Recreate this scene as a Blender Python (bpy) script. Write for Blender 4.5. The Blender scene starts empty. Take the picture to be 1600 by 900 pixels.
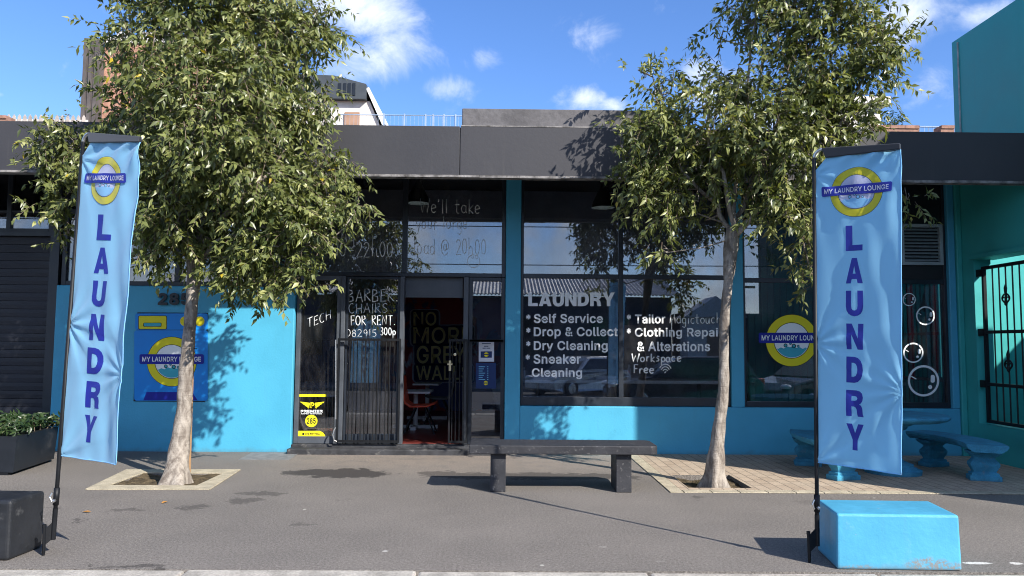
import bpy, bmesh, math, random
import numpy as np
from mathutils import Vector, Matrix

random.seed(7)
rng = np.random.default_rng(11)
R_ = math.radians
S = bpy.context.scene
COL = S.collection

# ------------------------------------------------------------------ camera
CAM_H, FPX = 1.4, 1200.0
_p, _yw, _rl = R_(4.2), R_(0.8), R_(0.45)
_f = np.array([math.sin(_yw)*math.cos(_p), math.cos(_yw)*math.cos(_p), math.sin(_p)])
_rt = np.array([math.cos(_yw), -math.sin(_yw), 0.0])
_up = np.cross(_rt, _f)
CR = math.cos(_rl)*_rt + math.sin(_rl)*_up
CU = -math.sin(_rl)*_rt + math.cos(_rl)*_up
camd = bpy.data.cameras.new('camera')
camd.sensor_width = 36.0
camd.lens = 36.0*FPX/1600.0
camd.clip_end = 5000.0
camd.clip_start = 0.05
cam = bpy.data.objects.new('camera', camd)
COL.objects.link(cam)
cam.matrix_world = Matrix(((CR[0], CU[0], -_f[0], 0), (CR[1], CU[1], -_f[1], 0), (CR[2], CU[2], -_f[2], CAM_H), (0, 0, 0, 1)))
S.camera = cam


def ray(px, py):
    return _f + CR*(px-800)/FPX + CU*(450-py)/FPX


def P(px, py, Y):
    """point of the photograph's pixel on the vertical plane y = Y"""
    d = ray(px, py)
    return np.array([0, 0, CAM_H]) + d*(Y/d[1])


def G(px, py, z=0.0):
    d = ray(px, py)
    return np.array([0, 0, CAM_H]) + d*((z-CAM_H)/d[2])


# ------------------------------------------------------------------ exposure
S.view_settings.view_transform = 'Standard'
S.view_settings.look = 'None'
S.view_settings.gamma = 1.0
S.view_settings.use_curve_mapping = False
S.view_settings.exposure = 0.65
S.render.engine = 'CYCLES'
S.cycles.max_bounces = 10
S.cycles.transparent_max_bounces = 16
S.cycles.use_denoising = True
S.cycles.filter_width = 1.05
S.cycles.caustics_reflective = False
S.cycles.caustics_refractive = False

# ------------------------------------------------------------------ sun
sd = bpy.data.lights.new('sun', 'SUN')
sd.energy = 5.0
sd.angle = R_(0.53)
sd.color = (1.0, 0.94, 0.86)
sun = bpy.data.objects.new('sun', sd)
COL.objects.link(sun)
SUNV = Vector((1.0, -1.05, 1.0)).normalized()
sun.rotation_euler = SUNV.to_track_quat('Z', 'Y').to_euler()
sun.location = (20, -20, 20)

# ------------------------------------------------------------------ node helpers


class NT:
    def __init__(s, tree):
        s.t = tree

    def n(s, typ, props=None, **ins):
        nd = s.t.nodes.new(typ)
        for k, v in (props or {}).items():
            setattr(nd, k, v)
        for k, v in ins.items():
            s.set(nd, k, v)
        return nd

    def set(s, nd, k, v):
        key = int(k[1:]) if k[0] == 'i' and k[1:].isdigit() else k.replace('_', ' ')
        inp = nd.inputs[key]
        if isinstance(v, bpy.types.NodeSocket):
            s.t.links.new(v, inp)
        elif isinstance(v, bpy.types.Node):
            s.t.links.new(v.outputs[0], inp)
        else:
            inp.default_value = v

    def math(s, op, a, b=0.0, clamp=False):
        nd = s.n('ShaderNodeMath', {'operation': op, 'use_clamp': clamp}, i0=a, i1=b)
        return nd.outputs[0]

    def mix(s, fac, a, b, blend='MIX'):
        nd = s.t.nodes.new('ShaderNodeMix')
        nd.data_type = 'RGBA'
        nd.blend_type = blend
        for i, v in ((0, fac), (6, a), (7, b)):
            if isinstance(v, bpy.types.NodeSocket):
                s.t.links.new(v, nd.inputs[i])
            elif isinstance(v, (tuple, list)):
                nd.inputs[i].default_value = (*v[:3], 1)
            else:
                nd.inputs[i].default_value = v
        return nd.outputs[2]

    def ramp(s, fac, a, b, lo=0.0, hi=1.0, smooth=True):
        nd = s.n('ShaderNodeMapRange', {'interpolation_type': 'SMOOTHSTEP' if smooth else 'LINEAR'},
                 Value=fac, From_Min=a, From_Max=b, To_Min=lo, To_Max=hi)
        return nd.outputs[0]


def wear(t, tc, c, foot=0.25, amount=0.6, streak=0.25, dirt=(0.16, 0.14, 0.12), chips=0.0, zrep=None):
    sp_ = t.n('ShaderNodeSeparateXYZ', Vector=tc)
    n1 = t.n('ShaderNodeTexNoise', Vector=tc, Scale=7.0, Detail=9.0, Roughness=0.75).outputs[0]
    edge = t.math('ADD', sp_.outputs[2], t.math('MULTIPLY', t.math('SUBTRACT', n1, 0.5), -foot*2.6))
    c = t.mix(t.ramp(edge, foot, -foot*.4, 0.0, amount), c, dirt)
    mp_ = t.n('ShaderNodeMapping', Vector=tc)
    mp_.inputs['Scale'].default_value = (9.0, 9.0, 0.55)
    n2 = t.n('ShaderNodeTexNoise', Vector=mp_.outputs[0], Scale=1.0, Detail=7.0, Roughness=0.7).outputs[0]
    c = t.mix(t.ramp(n2, 0.55, 0.75, 0.0, streak), c, dirt)
    if chips:
        n3 = t.n('ShaderNodeTexNoise', Vector=tc, Scale=19.0, Detail=6.0, Roughness=0.65, Distortion=0.6).outputs[0]
        c = t.mix(t.ramp(n3, 0.695, 0.715, 0.0, chips), c, (0.42, 0.42, 0.40))
    return c


def c4(c):
    return (c[0], c[1], c[2], 1.0)


# ------------------------------------------------------------------ world
W = bpy.data.worlds.new('World')
S.world = W
W.use_nodes = True
wt = NT(W.node_tree)
W.node_tree.nodes.clear()
sky = wt.n('ShaderNodeTexSky', {'sky_type': 'NISHITA', 'sun_disc': False, 'sun_elevation': math.asin(SUNV.z),
                                'sun_rotation': math.atan2(SUNV.x, SUNV.y), 'altitude': 50.0, 'air_density': 1.0, 'dust_density': 0.4, 'ozone_density': 2.5})
geo = wt.n('ShaderNodeTexCoord')
dirv = geo.outputs['Generated']
hsv = wt.n('ShaderNodeHueSaturation', Hue=0.5, Saturation=1.10, Value=1.0, Color=sky.outputs[0])
skyc = wt.mix(1.0, hsv.outputs[0], (0.92, 1.08, 1.42), 'MULTIPLY')
noi = wt.n('ShaderNodeTexNoise', {'noise_dimensions': '3D'}, Vector=dirv, Scale=13.0, Detail=11.0, Roughness=0.62, Distortion=0.5)
nf = noi.outputs[0]
CLOUDS = [(560, 20, 110, 60, 1.25), (600, 75, 75, 50, 1.1), (545, 105, 60, 35, 1.0), (690, 140, 55, 20, .72), (760, 90, 35, 22, .72), (905, 155, 55, 26, 1.05),
          (960, 165, 45, 18, .9), (930, 45, 60, 24, .62), (1050, 15, 25, 14, .6), (1095, 110, 35, 30, 1.1), (1130, 150, 60, 40, 1.2), (1180, 190, 60, 30, 1.1),
          (1440, 20, 75, 38, .95), (1400, 55, 70, 35, .9), (1462, 115, 40, 28, .78), (1550, 20, 60, 22, 1.1), (0, 148, 8, 5, .7), (420, 185, 60, 15, .7)]
acc = None
for (cx, cy, rx, ry, am) in CLOUDS:
    d = ray(cx, cy)
    d = d/np.linalg.norm(d)
    sub = wt.n('ShaderNodeVectorMath', {'operation': 'SUBTRACT'}, i0=dirv, i1=tuple(d))
    k = FPX*1.13
    mul = wt.n('ShaderNodeVectorMath', {'operation': 'MULTIPLY'}, i0=sub.outputs[0], i1=(k/rx, k/rx, k/ry))
    ln = wt.n('ShaderNodeVectorMath', {'operation': 'LENGTH'}, i0=mul.outputs[0])
    m = wt.ramp(ln.outputs[1], 1.75, 0.0, 0.0, am)
    acc = m if acc is None else wt.math('MAXIMUM', acc, m)
sep = wt.n('ShaderNodeSeparateXYZ', Vector=dirv)
back = wt.ramp(sep.outputs[1], 0.15, -0.35, 0.0, 0.85)     # broken cloud over the street behind the photographer
acc = wt.math('MAXIMUM', acc, back)
den = wt.math('ADD', acc, wt.math('MULTIPLY', wt.math('SUBTRACT', nf, 0.5), 3.0))
mask = wt.math('MULTIPLY', wt.ramp(den, 0.30, 1.55), 0.92)
noi2 = wt.n('ShaderNodeTexNoise', {'noise_dimensions': '3D'}, Vector=dirv, Scale=14.0, Detail=5.0, Roughness=0.55)
ccol = wt.mix(wt.ramp(noi2.outputs[0], 0.35, 0.65), (5.2, 6.0, 7.4), (7.6, 8.0, 8.6))
wcol = wt.mix(mask, skyc, ccol)
bg = wt.n('ShaderNodeBackground', Color=wcol, Strength=0.105)
wo = wt.n('ShaderNodeOutputWorld', Surface=bg.outputs[0])

# ------------------------------------------------------------------ materials
MATS = {}


def new_mat(name):
    m = bpy.data.materials.new(name)
    m.use_nodes = True
    m.node_tree.nodes.clear()
    t = NT(m.node_tree)
    out = t.n('ShaderNodeOutputMaterial')
    MATS[name] = m
    return m, t, out


def pmat(name, col, rough=0.6, spec=0.5, metal=0.0, var=0.12, vscale=3.0, fine=0.0, bump=0.0, bscale=60.0, stain=None, coat=0.0, worn=None):
    """painted / plain surface: base colour with broad and fine noise, optional bump and dirt"""
    m, t, out = new_mat(name)
    tc = t.n('ShaderNodeTexCoord').outputs['Object']
    n1 = t.n('ShaderNodeTexNoise', Vector=tc, Scale=vscale, Detail=6.0, Roughness=0.6).outputs[0]
    lo = tuple(max(0, c*(1-var)) for c in col)
    hi = tuple(min(1, c*(1+var)) for c in col)
    c = t.mix(t.ramp(n1, 0.3, 0.7), lo, hi)
    if fine:
        n2 = t.n('ShaderNodeTexNoise', Vector=tc, Scale=bscale*2.2, Detail=3.0).outputs[0]
        c = t.mix(t.ramp(n2, 0.3, 0.7, 0.0, 1.0), c, t.mix(fine, c, (0.02, 0.02, 0.02)))
    if stain:
        n3 = t.n('ShaderNodeTexNoise', Vector=tc, Scale=stain[1], Detail=8.0, Roughness=0.7).outputs[0]
        c = t.mix(t.ramp(n3, 0.56, 0.72, 0.0, stain[2]), c, stain[0])
    if worn: c = wear(t, tc, c, **worn)
    b = t.n('ShaderNodeBsdfPrincipled', Base_Color=c, Roughness=rough, Metallic=metal)
    b.inputs['Specular IOR Level'].default_value = spec
    b.inputs['Coat Weight'].default_value = coat
    t.set(b, 'Roughness', t.ramp(n1, 0.25, 0.75, max(0.02, rough-0.08), min(1, rough+0.08)))
    if bump:
        nb = t.n('ShaderNodeTexNoise', Vector=tc, Scale=bscale, Detail=5.0, Roughness=0.6).outputs[0]
        bp = t.n('ShaderNodeBump', Strength=bump, Distance=0.01, Height=nb)
        t.set(b, 'Normal', bp.outputs[0])
    t.set(out, 'Surface', b.outputs[0])
    return m


BLUE = (0.072, 0.39, 0.585)
pmat('blue_wall_paint', BLUE, 0.55, 0.4, var=0.06, vscale=1.7, bump=0.18, bscale=38, stain=((0.05, 0.29, 0.42), 2.2, 0.35), worn=dict(foot=.07, amount=.55, streak=.10, dirt=(0.10, 0.17, 0.20)))
pmat('blue_block_paint', (0.082, 0.375, 0.575), 0.42, 0.5, var=0.07, vscale=3, bump=0.30, bscale=22, stain=((0.22, 0.46, 0.58), 5.0, 0.45), worn=dict(foot=.045, amount=.75, streak=.16, dirt=(0.14, 0.20, 0.22), chips=.55))
pmat('blue_stone_paint', (0.055, 0.29, 0.45), 0.75, 0.25, var=0.22, vscale=6, bump=0.6, bscale=55, fine=0.2, stain=((0.15, 0.24, 0.27), 8.0, 0.7), worn=dict(foot=.04, amount=.6, streak=.25, dirt=(0.10, 0.14, 0.15), chips=.5))
pmat('fascia_paint', (0.043, 0.043, 0.049), 0.6, 0.4, var=0.10, vscale=0.9, bump=0.15, bscale=26, stain=((0.064, 0.062, 0.065), 1.3, 0.4), worn=dict(foot=.01, amount=0, streak=.45, dirt=(0.068, 0.065, 0.064)))
pmat('parapet_plaster', (0.13, 0.125, 0.13), 0.75, 0.3, var=0.22, vscale=3.0, bump=0.9, bscale=9, fine=0.2)
pmat('plaster_edge', (0.20, 0.19, 0.185), 0.8, 0.2, var=0.6, vscale=8.0, bump=0.6, bscale=30)
pmat('soffit_paint', (0.020, 0.022, 0.030), 0.8, 0.2)
pmat('teal_paint', (0.016, 0.37, 0.36), 0.5, 0.45, var=0.10, vscale=0.8, bump=0.12, bscale=30, stain=((0.06, 0.36, 0.37), 1.6, 0.5), worn=dict(foot=.12, amount=.4, streak=.2, dirt=(0.05, 0.22, 0.22)))
pmat('green_paint', (0.045, 0.39, 0.38), 0.5, 0.45, var=0.10, vscale=1.5, bump=0.12, bscale=30)
pmat('grey_mastic', (0.40, 0.42, 0.42), 0.7, 0.2, var=0.3, vscale=8)
pmat('black_metal', (0.008, 0.009, 0.011), 0.5, 0.3, var=0.2, vscale=6)
pmat('dark_frame', (0.020, 0.026, 0.036), 0.38, 0.5, var=0.2, vscale=4)
pmat('grey_frame', (0.075, 0.085, 0.10), 0.42, 0.5, var=0.15, vscale=4)
pmat('black_board', (0.016, 0.017, 0.020), 0.5, 0.4)
pmat('step_paint', (0.045, 0.046, 0.050), 0.65, 0.3, var=0.35, vscale=6, bump=0.4, bscale=30, stain=((0.25, 0.24, 0.22), 9.0, 0.7))
pmat('bench_paint', (0.032, 0.033, 0.038), 0.55, 0.4, var=0.2, vscale=4, bump=0.35, bscale=25, stain=((0.30, 0.29, 0.28), 30.0, 0.5))
pmat('black_block_paint', (0.018, 0.020, 0.024), 0.5, 0.45, var=0.2, vscale=4, bump=0.3, bscale=25, stain=((0.16, 0.16, 0.16), 12.0, 0.35))
pmat('planter_paint', (0.011, 0.014, 0.019), 0.5, 0.4, var=0.25, vscale=3, stain=((0.08, 0.08, 0.08), 4.0, 0.4))
pmat('shutter_paint', (0.020, 0.022, 0.030), 0.5, 0.4, var=0.15, vscale=2)
pmat('silver_metal', (0.62, 0.62, 0.62), 0.3, 0.5, metal=0.9, var=0.1)
pmat('rail_paint', (0.30, 0.38, 0.50), 0.5, 0.4)
pmat('white_paint', (0.78, 0.78, 0.76), 0.5, 0.4, var=0.05)
pmat('louvre_paint', (0.34, 0.40, 0.42), 0.5, 0.4, var=0.1)
pmat('room_wall', (0.42, 0.42, 0.46), 0.8, 0.2, var=0.2)
pmat('bulkhead_paint', (0.60, 0.60, 0.68), 0.8, 0.2)
pmat('room_ceiling', (0.25, 0.25, 0.28), 0.8, 0.2)
pmat('red_floor', (0.15, 0.028, 0.022), 0.35, 0.5, var=0.2, vscale=2)
pmat('green_cladding', (0.08, 0.34, 0.24), 0.55, 0.4, var=0.15)
pmat('red_pole', (0.85, 0.035, 0.06), 0.4, 0.5, var=0.1)
pmat('red_plastic', (0.80, 0.085, 0.03), 0.4, 0.5, var=0.05)
pmat('cabinet_grey', (0.18, 0.18, 0.18), 0.6, 0.4, var=0.2)
pmat('kerb_concrete', (0.46, 0.43, 0.38), 0.85, 0.2, var=0.25, vscale=5, bump=0.7, bscale=35, fine=0.3, stain=((0.2, 0.18, 0.15), 5.0, 0.6))
pmat('pit_concrete', (0.52, 0.46, 0.34), 0.85, 0.2, var=0.18, vscale=8, bump=0.8, bscale=60, fine=0.35)
pmat('soil', (0.12, 0.092, 0.055), 0.95, 0.1, var=0.5, vscale=14, bump=1.0, bscale=40, fine=0.5, stain=((0.25, 0.20, 0.12), 40.0, 0.8))
pmat('cover_grey', (0.20, 0.20, 0.20), 0.8, 0.2, var=0.2, vscale=9, bump=0.4)
pmat('silver_car_paint', (0.45, 0.46, 0.48), 0.3, 0.5, metal=0.5, var=0.02, coat=0.6)
pmat('dark_car_paint', (0.010, 0.012, 0.018), 0.25, 0.5, var=0.02, coat=0.8)
pmat('car_window', (0.01, 0.012, 0.015), 0.08, 0.6, var=0.02)
pmat('tyre', (0.012, 0.012, 0.012), 0.8, 0.3)
pmat('lamp_lens', (0.75, 0.78, 0.8), 0.15, 0.7, var=0.02)
pmat('roof_sheet', (0.46, 0.46, 0.46), 0.5, 0.4, var=0.2, vscale=1)
pmat('dim_wall', (0.055, 0.06, 0.075), 0.7, 0.3, var=0.3, vscale=0.5)
pmat('house_white', (0.66, 0.62, 0.58), 0.8, 0.2, var=0.12, vscale=2, stain=((0.4, 0.32, 0.26), 3.0, 0.5))
pmat('slate_cladding', (0.055, 0.065, 0.075), 0.5, 0.4, var=0.1)
pmat('brown_shutter', (0.36, 0.22, 0.15), 0.7, 0.3)
pmat('pink_brick', (0.50, 0.27, 0.19), 0.85, 0.2, var=0.2, vscale=6, fine=0.3, bscale=14)
pmat('dark_sheet', (0.11, 0.095, 0.09), 0.7, 0.3, var=0.2)
pmat('far_red_brick', (0.36, 0.20, 0.145), 0.85, 0.2, var=0.3, vscale=8, fine=0.3)
pmat('weathered_wood', (0.42, 0.37, 0.33), 0.8, 0.2, var=0.3)
pmat('counter_white', (0.88, 0.88, 0.86), 0.5, 0.4, var=0.02)
pmat('timber', (0.34, 0.21, 0.11), 0.7, 0.3, var=0.2)
pmat('white_marker', (0.80, 0.83, 0.84), 0.8, 0.1, var=0.18, vscale=9)
pmat('white_vinyl', (0.90, 0.93, 0.93), 0.6, 0.2, var=0.04)
pmat('yellow_vinyl', (0.82, 0.72, 0.02), 0.5, 0.3, var=0.03)
pmat('black_vinyl', (0.012, 0.012, 0.014), 0.5, 0.3, var=0.03)
pmat('lavender_vinyl', (0.62, 0.64, 0.80), 0.5, 0.3, var=0.03)
pmat('navy_vinyl', (0.012, 0.020, 0.30), 0.5, 0.3, var=0.03)
pmat('aqua_vinyl', (0.06, 0.42, 0.52), 0.5, 0.3, var=0.06)
pmat('machine_blue', (0.008, 0.25, 0.74), 0.45, 0.4, var=0.04)
pmat('sky_vinyl', (0.20, 0.55, 0.80), 0.5, 0.3, var=0.03)
pmat('notice_paper', (0.70, 0.72, 0.78), 0.7, 0.2, var=0.03)
pmat('navy_poster', (0.012, 0.035, 0.13), 0.5, 0.3, var=0.05)
pmat('mural_yellow', (0.74, 0.66, 0.30), 0.7, 0.2, var=0.15)
pmat('mural_navy', (0.010, 0.016, 0.075), 0.7, 0.2, var=0.2)
pmat('mural_white', (0.42, 0.45, 0.52), 0.7, 0.2, var=0.2)
pmat('leaf_brown', (0.42, 0.20, 0.05), 0.7, 0.3, var=0.2)
pmat('dark_number', (0.012, 0.016, 0.022), 0.45, 0.5)
m, t, out = new_mat('lit_bulb')
t.set(out, 'Surface', t.n('ShaderNodeEmission', Color=(1.0, 0.93, 0.82, 1), Strength=3.0).outputs[0])
pmat('brass', (0.75, 0.62, 0.38), 0.3, 0.5, metal=0.7)
pmat('bin_plastic', (0.012, 0.013, 0.014), 0.5, 0.4)

# mural wall paint: red ground, navy and pale patches
m, t, out = new_mat('mural_paint')
tc = t.n('ShaderNodeTexCoord').outputs['Object']
n1 = t.n('ShaderNodeTexNoise', Vector=tc, Scale=1.3, Detail=4.0, Distortion=1.2).outputs[0]
n2 = t.n('ShaderNodeTexNoise', Vector=tc, Scale=0.9, Detail=5.0, Distortion=0.6).outputs[0]
c = t.mix(t.ramp(n1, 0.50, 0.54), (0.32, 0.025, 0.03), (0.03, 0.045, 0.16))
c = t.mix(t.ramp(n2, 0.56, 0.60), c, (0.45, 0.56, 0.66))
b = t.n('ShaderNodeBsdfPrincipled', Base_Color=c, Roughness=0.6)
t.set(out, 'Surface', b.outputs[0])

# window glass: tinted see-through sheet with a mirror coat that follows Fresnel
m, t, out = new_mat('window_glass')
tr = t.n('ShaderNodeBsdfTransparent', Color=(0.80, 0.83, 0.86, 1))
gl = t.n('ShaderNodeBsdfGlossy', Color=(0.93, 0.95, 1.0, 1), Roughness=0.0)
fr = t.n('ShaderNodeFresnel', IOR=1.62)
fac = t.math('ADD', fr.outputs[0], 0.075)
mx = t.n('ShaderNodeMixShader', i0=fac, i1=tr.outputs[0], i2=gl.outputs[0])
gtc = t.n('ShaderNodeTexCoord').outputs['Object']
gmp = t.n('ShaderNodeMapping', Vector=gtc)
gmp.inputs['Scale'].default_value = (3.0, 3.0, 1.2)
gn = t.n('ShaderNodeTexNoise', Vector=gmp.outputs[0], Scale=1.6, Detail=8.0, Roughness=0.72, Distortion=0.8).outputs[0]
dust = t.n('ShaderNodeBsdfDiffuse', Color=(0.62, 0.60, 0.57, 1))
mx2 = t.n('ShaderNodeMixShader', i0=t.ramp(gn, 0.40, 0.78, 0.004, 0.045), i1=mx.outputs[0], i2=dust.outputs[0])
t.set(out, 'Surface', mx2.outputs[0])

def scuff(mat, origin, spots):
    nt = MATS[mat].node_tree
    t = NT(nt)
    bs = [n for n in nt.nodes if n.type == 'BSDF_PRINCIPLED'][0]
    src = bs.inputs['Base Color'].links[0].from_socket
    tc = t.n('ShaderNodeTexCoord').outputs['Object']
    nz = t.n('ShaderNodeTexNoise', Vector=tc, Scale=16.0, Detail=9.0, Roughness=0.78)
    nf_ = t.n('ShaderNodeTexNoise', Vector=tc, Scale=70.0, Detail=4.0, Roughness=0.7).outputs[0]
    wv = t.n('ShaderNodeVectorMath', {'operation': 'MULTIPLY_ADD'}, i0=nz.outputs['Color'], i1=(.16, .16, .10), i2=tc)
    ac = None
    for (x, y, z, rx, rz, am) in spots:
        sb = t.n('ShaderNodeVectorMath', {'operation': 'SUBTRACT'}, i0=wv.outputs[0], i1=(x-origin[0]+.08, y-origin[1]+.08, z-origin[2]+.05))
        ml = t.n('ShaderNodeVectorMath', {'operation': 'MULTIPLY'}, i0=sb.outputs[0], i1=(1/rx, 1/.12, 1/rz))
        ln = t.n('ShaderNodeVectorMath', {'operation': 'LENGTH'}, i0=ml.outputs[0])
        k = t.ramp(ln.outputs[1], 1.1, 0.6, 0.0, am)
        ac = k if ac is None else t.math('MAXIMUM', ac, k)
    fac = t.math('MULTIPLY', ac, t.ramp(nf_, 0.40, 0.58))
    t.set(bs, 'Base Color', t.mix(fac, src, (0.24, 0.235, 0.22)))


_b = G(1455, 892)
scuff('blue_block_paint', (2.41, 5.0, 0), [(_b[0], _b[1], .035, .17, .05, .95), (_b[0]+.14, _b[1], .02, .08, .04, .9), (_b[0]-.45, _b[1], .012, .12, .02, .7)])

# pavement asphalt with wear, grit, damp and dark patches and paint spots of their own shape
DARK_PATCHES = [(535, 739, 78, 6.5, 1.0), (470, 738, 30, 4, .9), (690, 741, 32, 5, .7), (840, 744, 160, 5, .75), (190, 799, 20, 3, .55), (300, 793, 26, 3, .6), (388, 782, 24, 4, .6),  # damp patches, plus one long dark patch behind the bench
        (400, 771, 40, 2.5, .6), (120, 813, 12, 3, .6), (228, 884, 34, 4, .75), (165, 887, 26, 4, .6), (478, 817, 14, 3, .5), (75, 793, 20, 1.6, .4),
        (1090, 777, 14, 1.6, .6), (530, 781, 12, 1.5, .45), (1300, 785, 60, 4, .25)]
m, t, out = new_mat('asphalt')
tc = t.n('ShaderNodeTexCoord').outputs['Object']
sp = t.n('ShaderNodeSeparateXYZ', Vector=tc)
nA = t.n('ShaderNodeTexNoise', Vector=tc, Scale=0.8, Detail=7.0, Roughness=0.62).outputs[0]
nB = t.n('ShaderNodeTexNoise', Vector=tc, Scale=130.0, Detail=3.0).outputs[0]
nC = t.n('ShaderNodeTexNoise', Vector=tc, Scale=5.0, Detail=9.0, Roughness=0.72, Distortion=0.4)
c = t.mix(t.ramp(nA, 0.28, 0.72), (0.148, 0.131, 0.119), (0.222, 0.197, 0.176))
# sandy, trodden strip in front of the step
tan = t.math('MULTIPLY', t.ramp(sp.outputs[1], 7.9, 9.4), t.math('MULTIPLY', t.ramp(sp.outputs[0], -3.4, -1.8), t.ramp(sp.outputs[0], 2.4, 1.2)))
tan = t.math('MULTIPLY', tan, t.ramp(nC.outputs[0], 0.25, 0.6))
c = t.mix(t.math('MULTIPLY', tan, 0.75), c, (0.36, 0.29, 0.235))
c = t.mix(t.ramp(nB, 0.36, 0.64, 0.0, 1.0), t.mix(0.42, c, (0.03, 0.03, 0.03)), t.mix(0.16, c, (0.6, 0.56, 0.5)))
nM = t.n('ShaderNodeTexNoise', Vector=tc, Scale=52.0, Detail=5.0, Roughness=0.8).outputs[0]
c = t.mix(t.ramp(nM, 0.38, 0.66, 0.0, 1.0), t.mix(0.34, c, (0.02, 0.02, 0.02)), t.mix(0.13, c, (0.6, 0.56, 0.5)))
vor = t.n('ShaderNodeTexVoronoi', {'feature': 'F1'}, Vector=tc, Scale=3.1, Randomness=1.0)
vsep = t.n('ShaderNodeSeparateColor', Color=vor.outputs['Color'])
spot = t.math('MULTIPLY', t.math('LESS_THAN', vor.outputs['Distance'], 0.045), t.math('GREATER_THAN', vsep.outputs[0], 0.72))
c = t.mix(t.math('MULTIPLY', spot, 0.7), c, (0.55, 0.53, 0.48))
warp = t.n('ShaderNodeVectorMath', {'operation': 'MULTIPLY_ADD'}, i0=nC.outputs['Color'], i1=(0.85, 0.75, 0.0), i2=tc)
wp = t.n('ShaderNodeVectorMath', {'operation': 'SUBTRACT'}, i0=warp.outputs[0], i1=(0.425, 0.375, 0.0)).outputs[0]
acc = None
for (cx, cy, rx, ry, am) in DARK_PATCHES:
    g = G(cx, cy)
    gx = abs(G(cx+rx, cy)[0]-g[0])
    gy = abs(G(cx, cy-ry)[1]-g[1])
    sb = t.n('ShaderNodeVectorMath', {'operation': 'SUBTRACT'}, i0=wp, i1=(g[0], g[1], 0.0))
    ml = t.n('ShaderNodeVectorMath', {'operation': 'MULTIPLY'}, i0=sb.outputs[0], i1=(1/gx, 1/gy, 0.0))
    ln = t.n('ShaderNodeVectorMath', {'operation': 'LENGTH'}, i0=ml.outputs[0])
    mk = t.ramp(ln.outputs[1], 1.08, 0.92, 0.0, am)
    acc = mk if acc is None else t.math('MAXIMUM', acc, mk)
c = t.mix(t.math('MULTIPLY', acc, 0.85), c, (0.036, 0.032, 0.031))
acc2 = None
for (cx, cy, rx, ry, am) in [(1528, 880, 22, 2.2, 1), (1590, 881, 10, 2, 1), (940, 855, 7, 1.0, .3), (1030, 877, 8, .9, .2), (600, 861, 4, 1.2, .6)]:
    g = G(cx, cy)
    gx = abs(G(cx+rx, cy)[0]-g[0])
    gy = abs(G(cx, cy-ry)[1]-g[1])
    w2 = t.n('ShaderNodeVectorMath', {'operation': 'MULTIPLY_ADD'}, i0=nC.outputs['Color'], i1=(0.12, 0.10, 0.0), i2=tc)
    sb = t.n('ShaderNodeVectorMath', {'operation': 'SUBTRACT'}, i0=w2.outputs[0], i1=(g[0]+.06, g[1]+.05, 0.0))
    ml = t.n('ShaderNodeVectorMath', {'operation': 'MULTIPLY'}, i0=sb.outputs[0], i1=(1/gx, 1/gy, 0.0))
    ln = t.n('ShaderNodeVectorMath', {'operation': 'LENGTH'}, i0=ml.outputs[0])
    mk = t.ramp(ln.outputs[1], 1.1, 0.85, 0.0, am)
    acc2 = mk if acc2 is None else t.math('MAXIMUM', acc2, mk)
c = t.mix(t.math('MULTIPLY', acc2, t.ramp(nB, 0.3, 0.5)), c, (0.62, 0.60, 0.56))
b = t.n('ShaderNodeBsdfPrincipled', Base_Color=c, Roughness=0.85)
b.inputs['Specular IOR Level'].default_value = 0.3
bp = t.n('ShaderNodeBump', Strength=0.55, Distance=0.006, Height=nB)
t.set(b, 'Normal', bp.outputs[0])
t.set(out, 'Surface', b.outputs[0])

pmat('road_asphalt', (0.075, 0.075, 0.078), 0.85, 0.3, var=0.2, vscale=0.8, bump=0.4, bscale=90, fine=0.3)
pmat('earth', (0.10, 0.095, 0.08), 0.9, 0.2, var=0.3, vscale=0.2)

# clay pavers
m, t, out = new_mat('pavers')
tc = t.n('ShaderNodeTexCoord').outputs['Object']
mp = t.n('ShaderNodeMapping', Vector=tc)
mp.inputs['Rotation'].default_value = (0, 0, R_(90))
br = t.n('ShaderNodeTexBrick', {'offset': 0.5}, Vector=mp.outputs[0], Scale=1.0, Mortar_Size=0.006, Mortar_Smooth=0.2, Bias=0.0, Brick_Width=0.24, Row_Height=0.115)
br.inputs['Color1'].default_value = (0.52, 0.41, 0.30, 1)
br.inputs['Color2'].default_value = (0.41, 0.315, 0.225, 1)
br.inputs['Mortar'].default_value = (0.16, 0.13, 0.10, 1)
n1 = t.n('ShaderNodeTexNoise', Vector=tc, Scale=2.0, Detail=7.0, Roughness=0.65).outputs[0]
n2 = t.n('ShaderNodeTexNoise', Vector=tc, Scale=90.0, Detail=3.0).outputs[0]
c = t.mix(t.ramp(n1, 0.35, 0.72, 0.0, 0.55), br.outputs[0], (0.50, 0.42, 0.32))
c = t.mix(t.ramp(n2, 0.35, 0.65, 0.0, 0.28), c, (0.08, 0.07, 0.06))
b = t.n('ShaderNodeBsdfPrincipled', Base_Color=c, Roughness=0.85)
hh = t.math('ADD', t.math('MULTIPLY', br.outputs[1], -1.0), t.math('MULTIPLY', n2, 0.35))
bp = t.n('ShaderNodeBump', Strength=0.7, Distance=0.008, Height=hh)
t.set(b, 'Normal', bp.outputs[0])
t.set(out, 'Surface', b.outputs[0])

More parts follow.
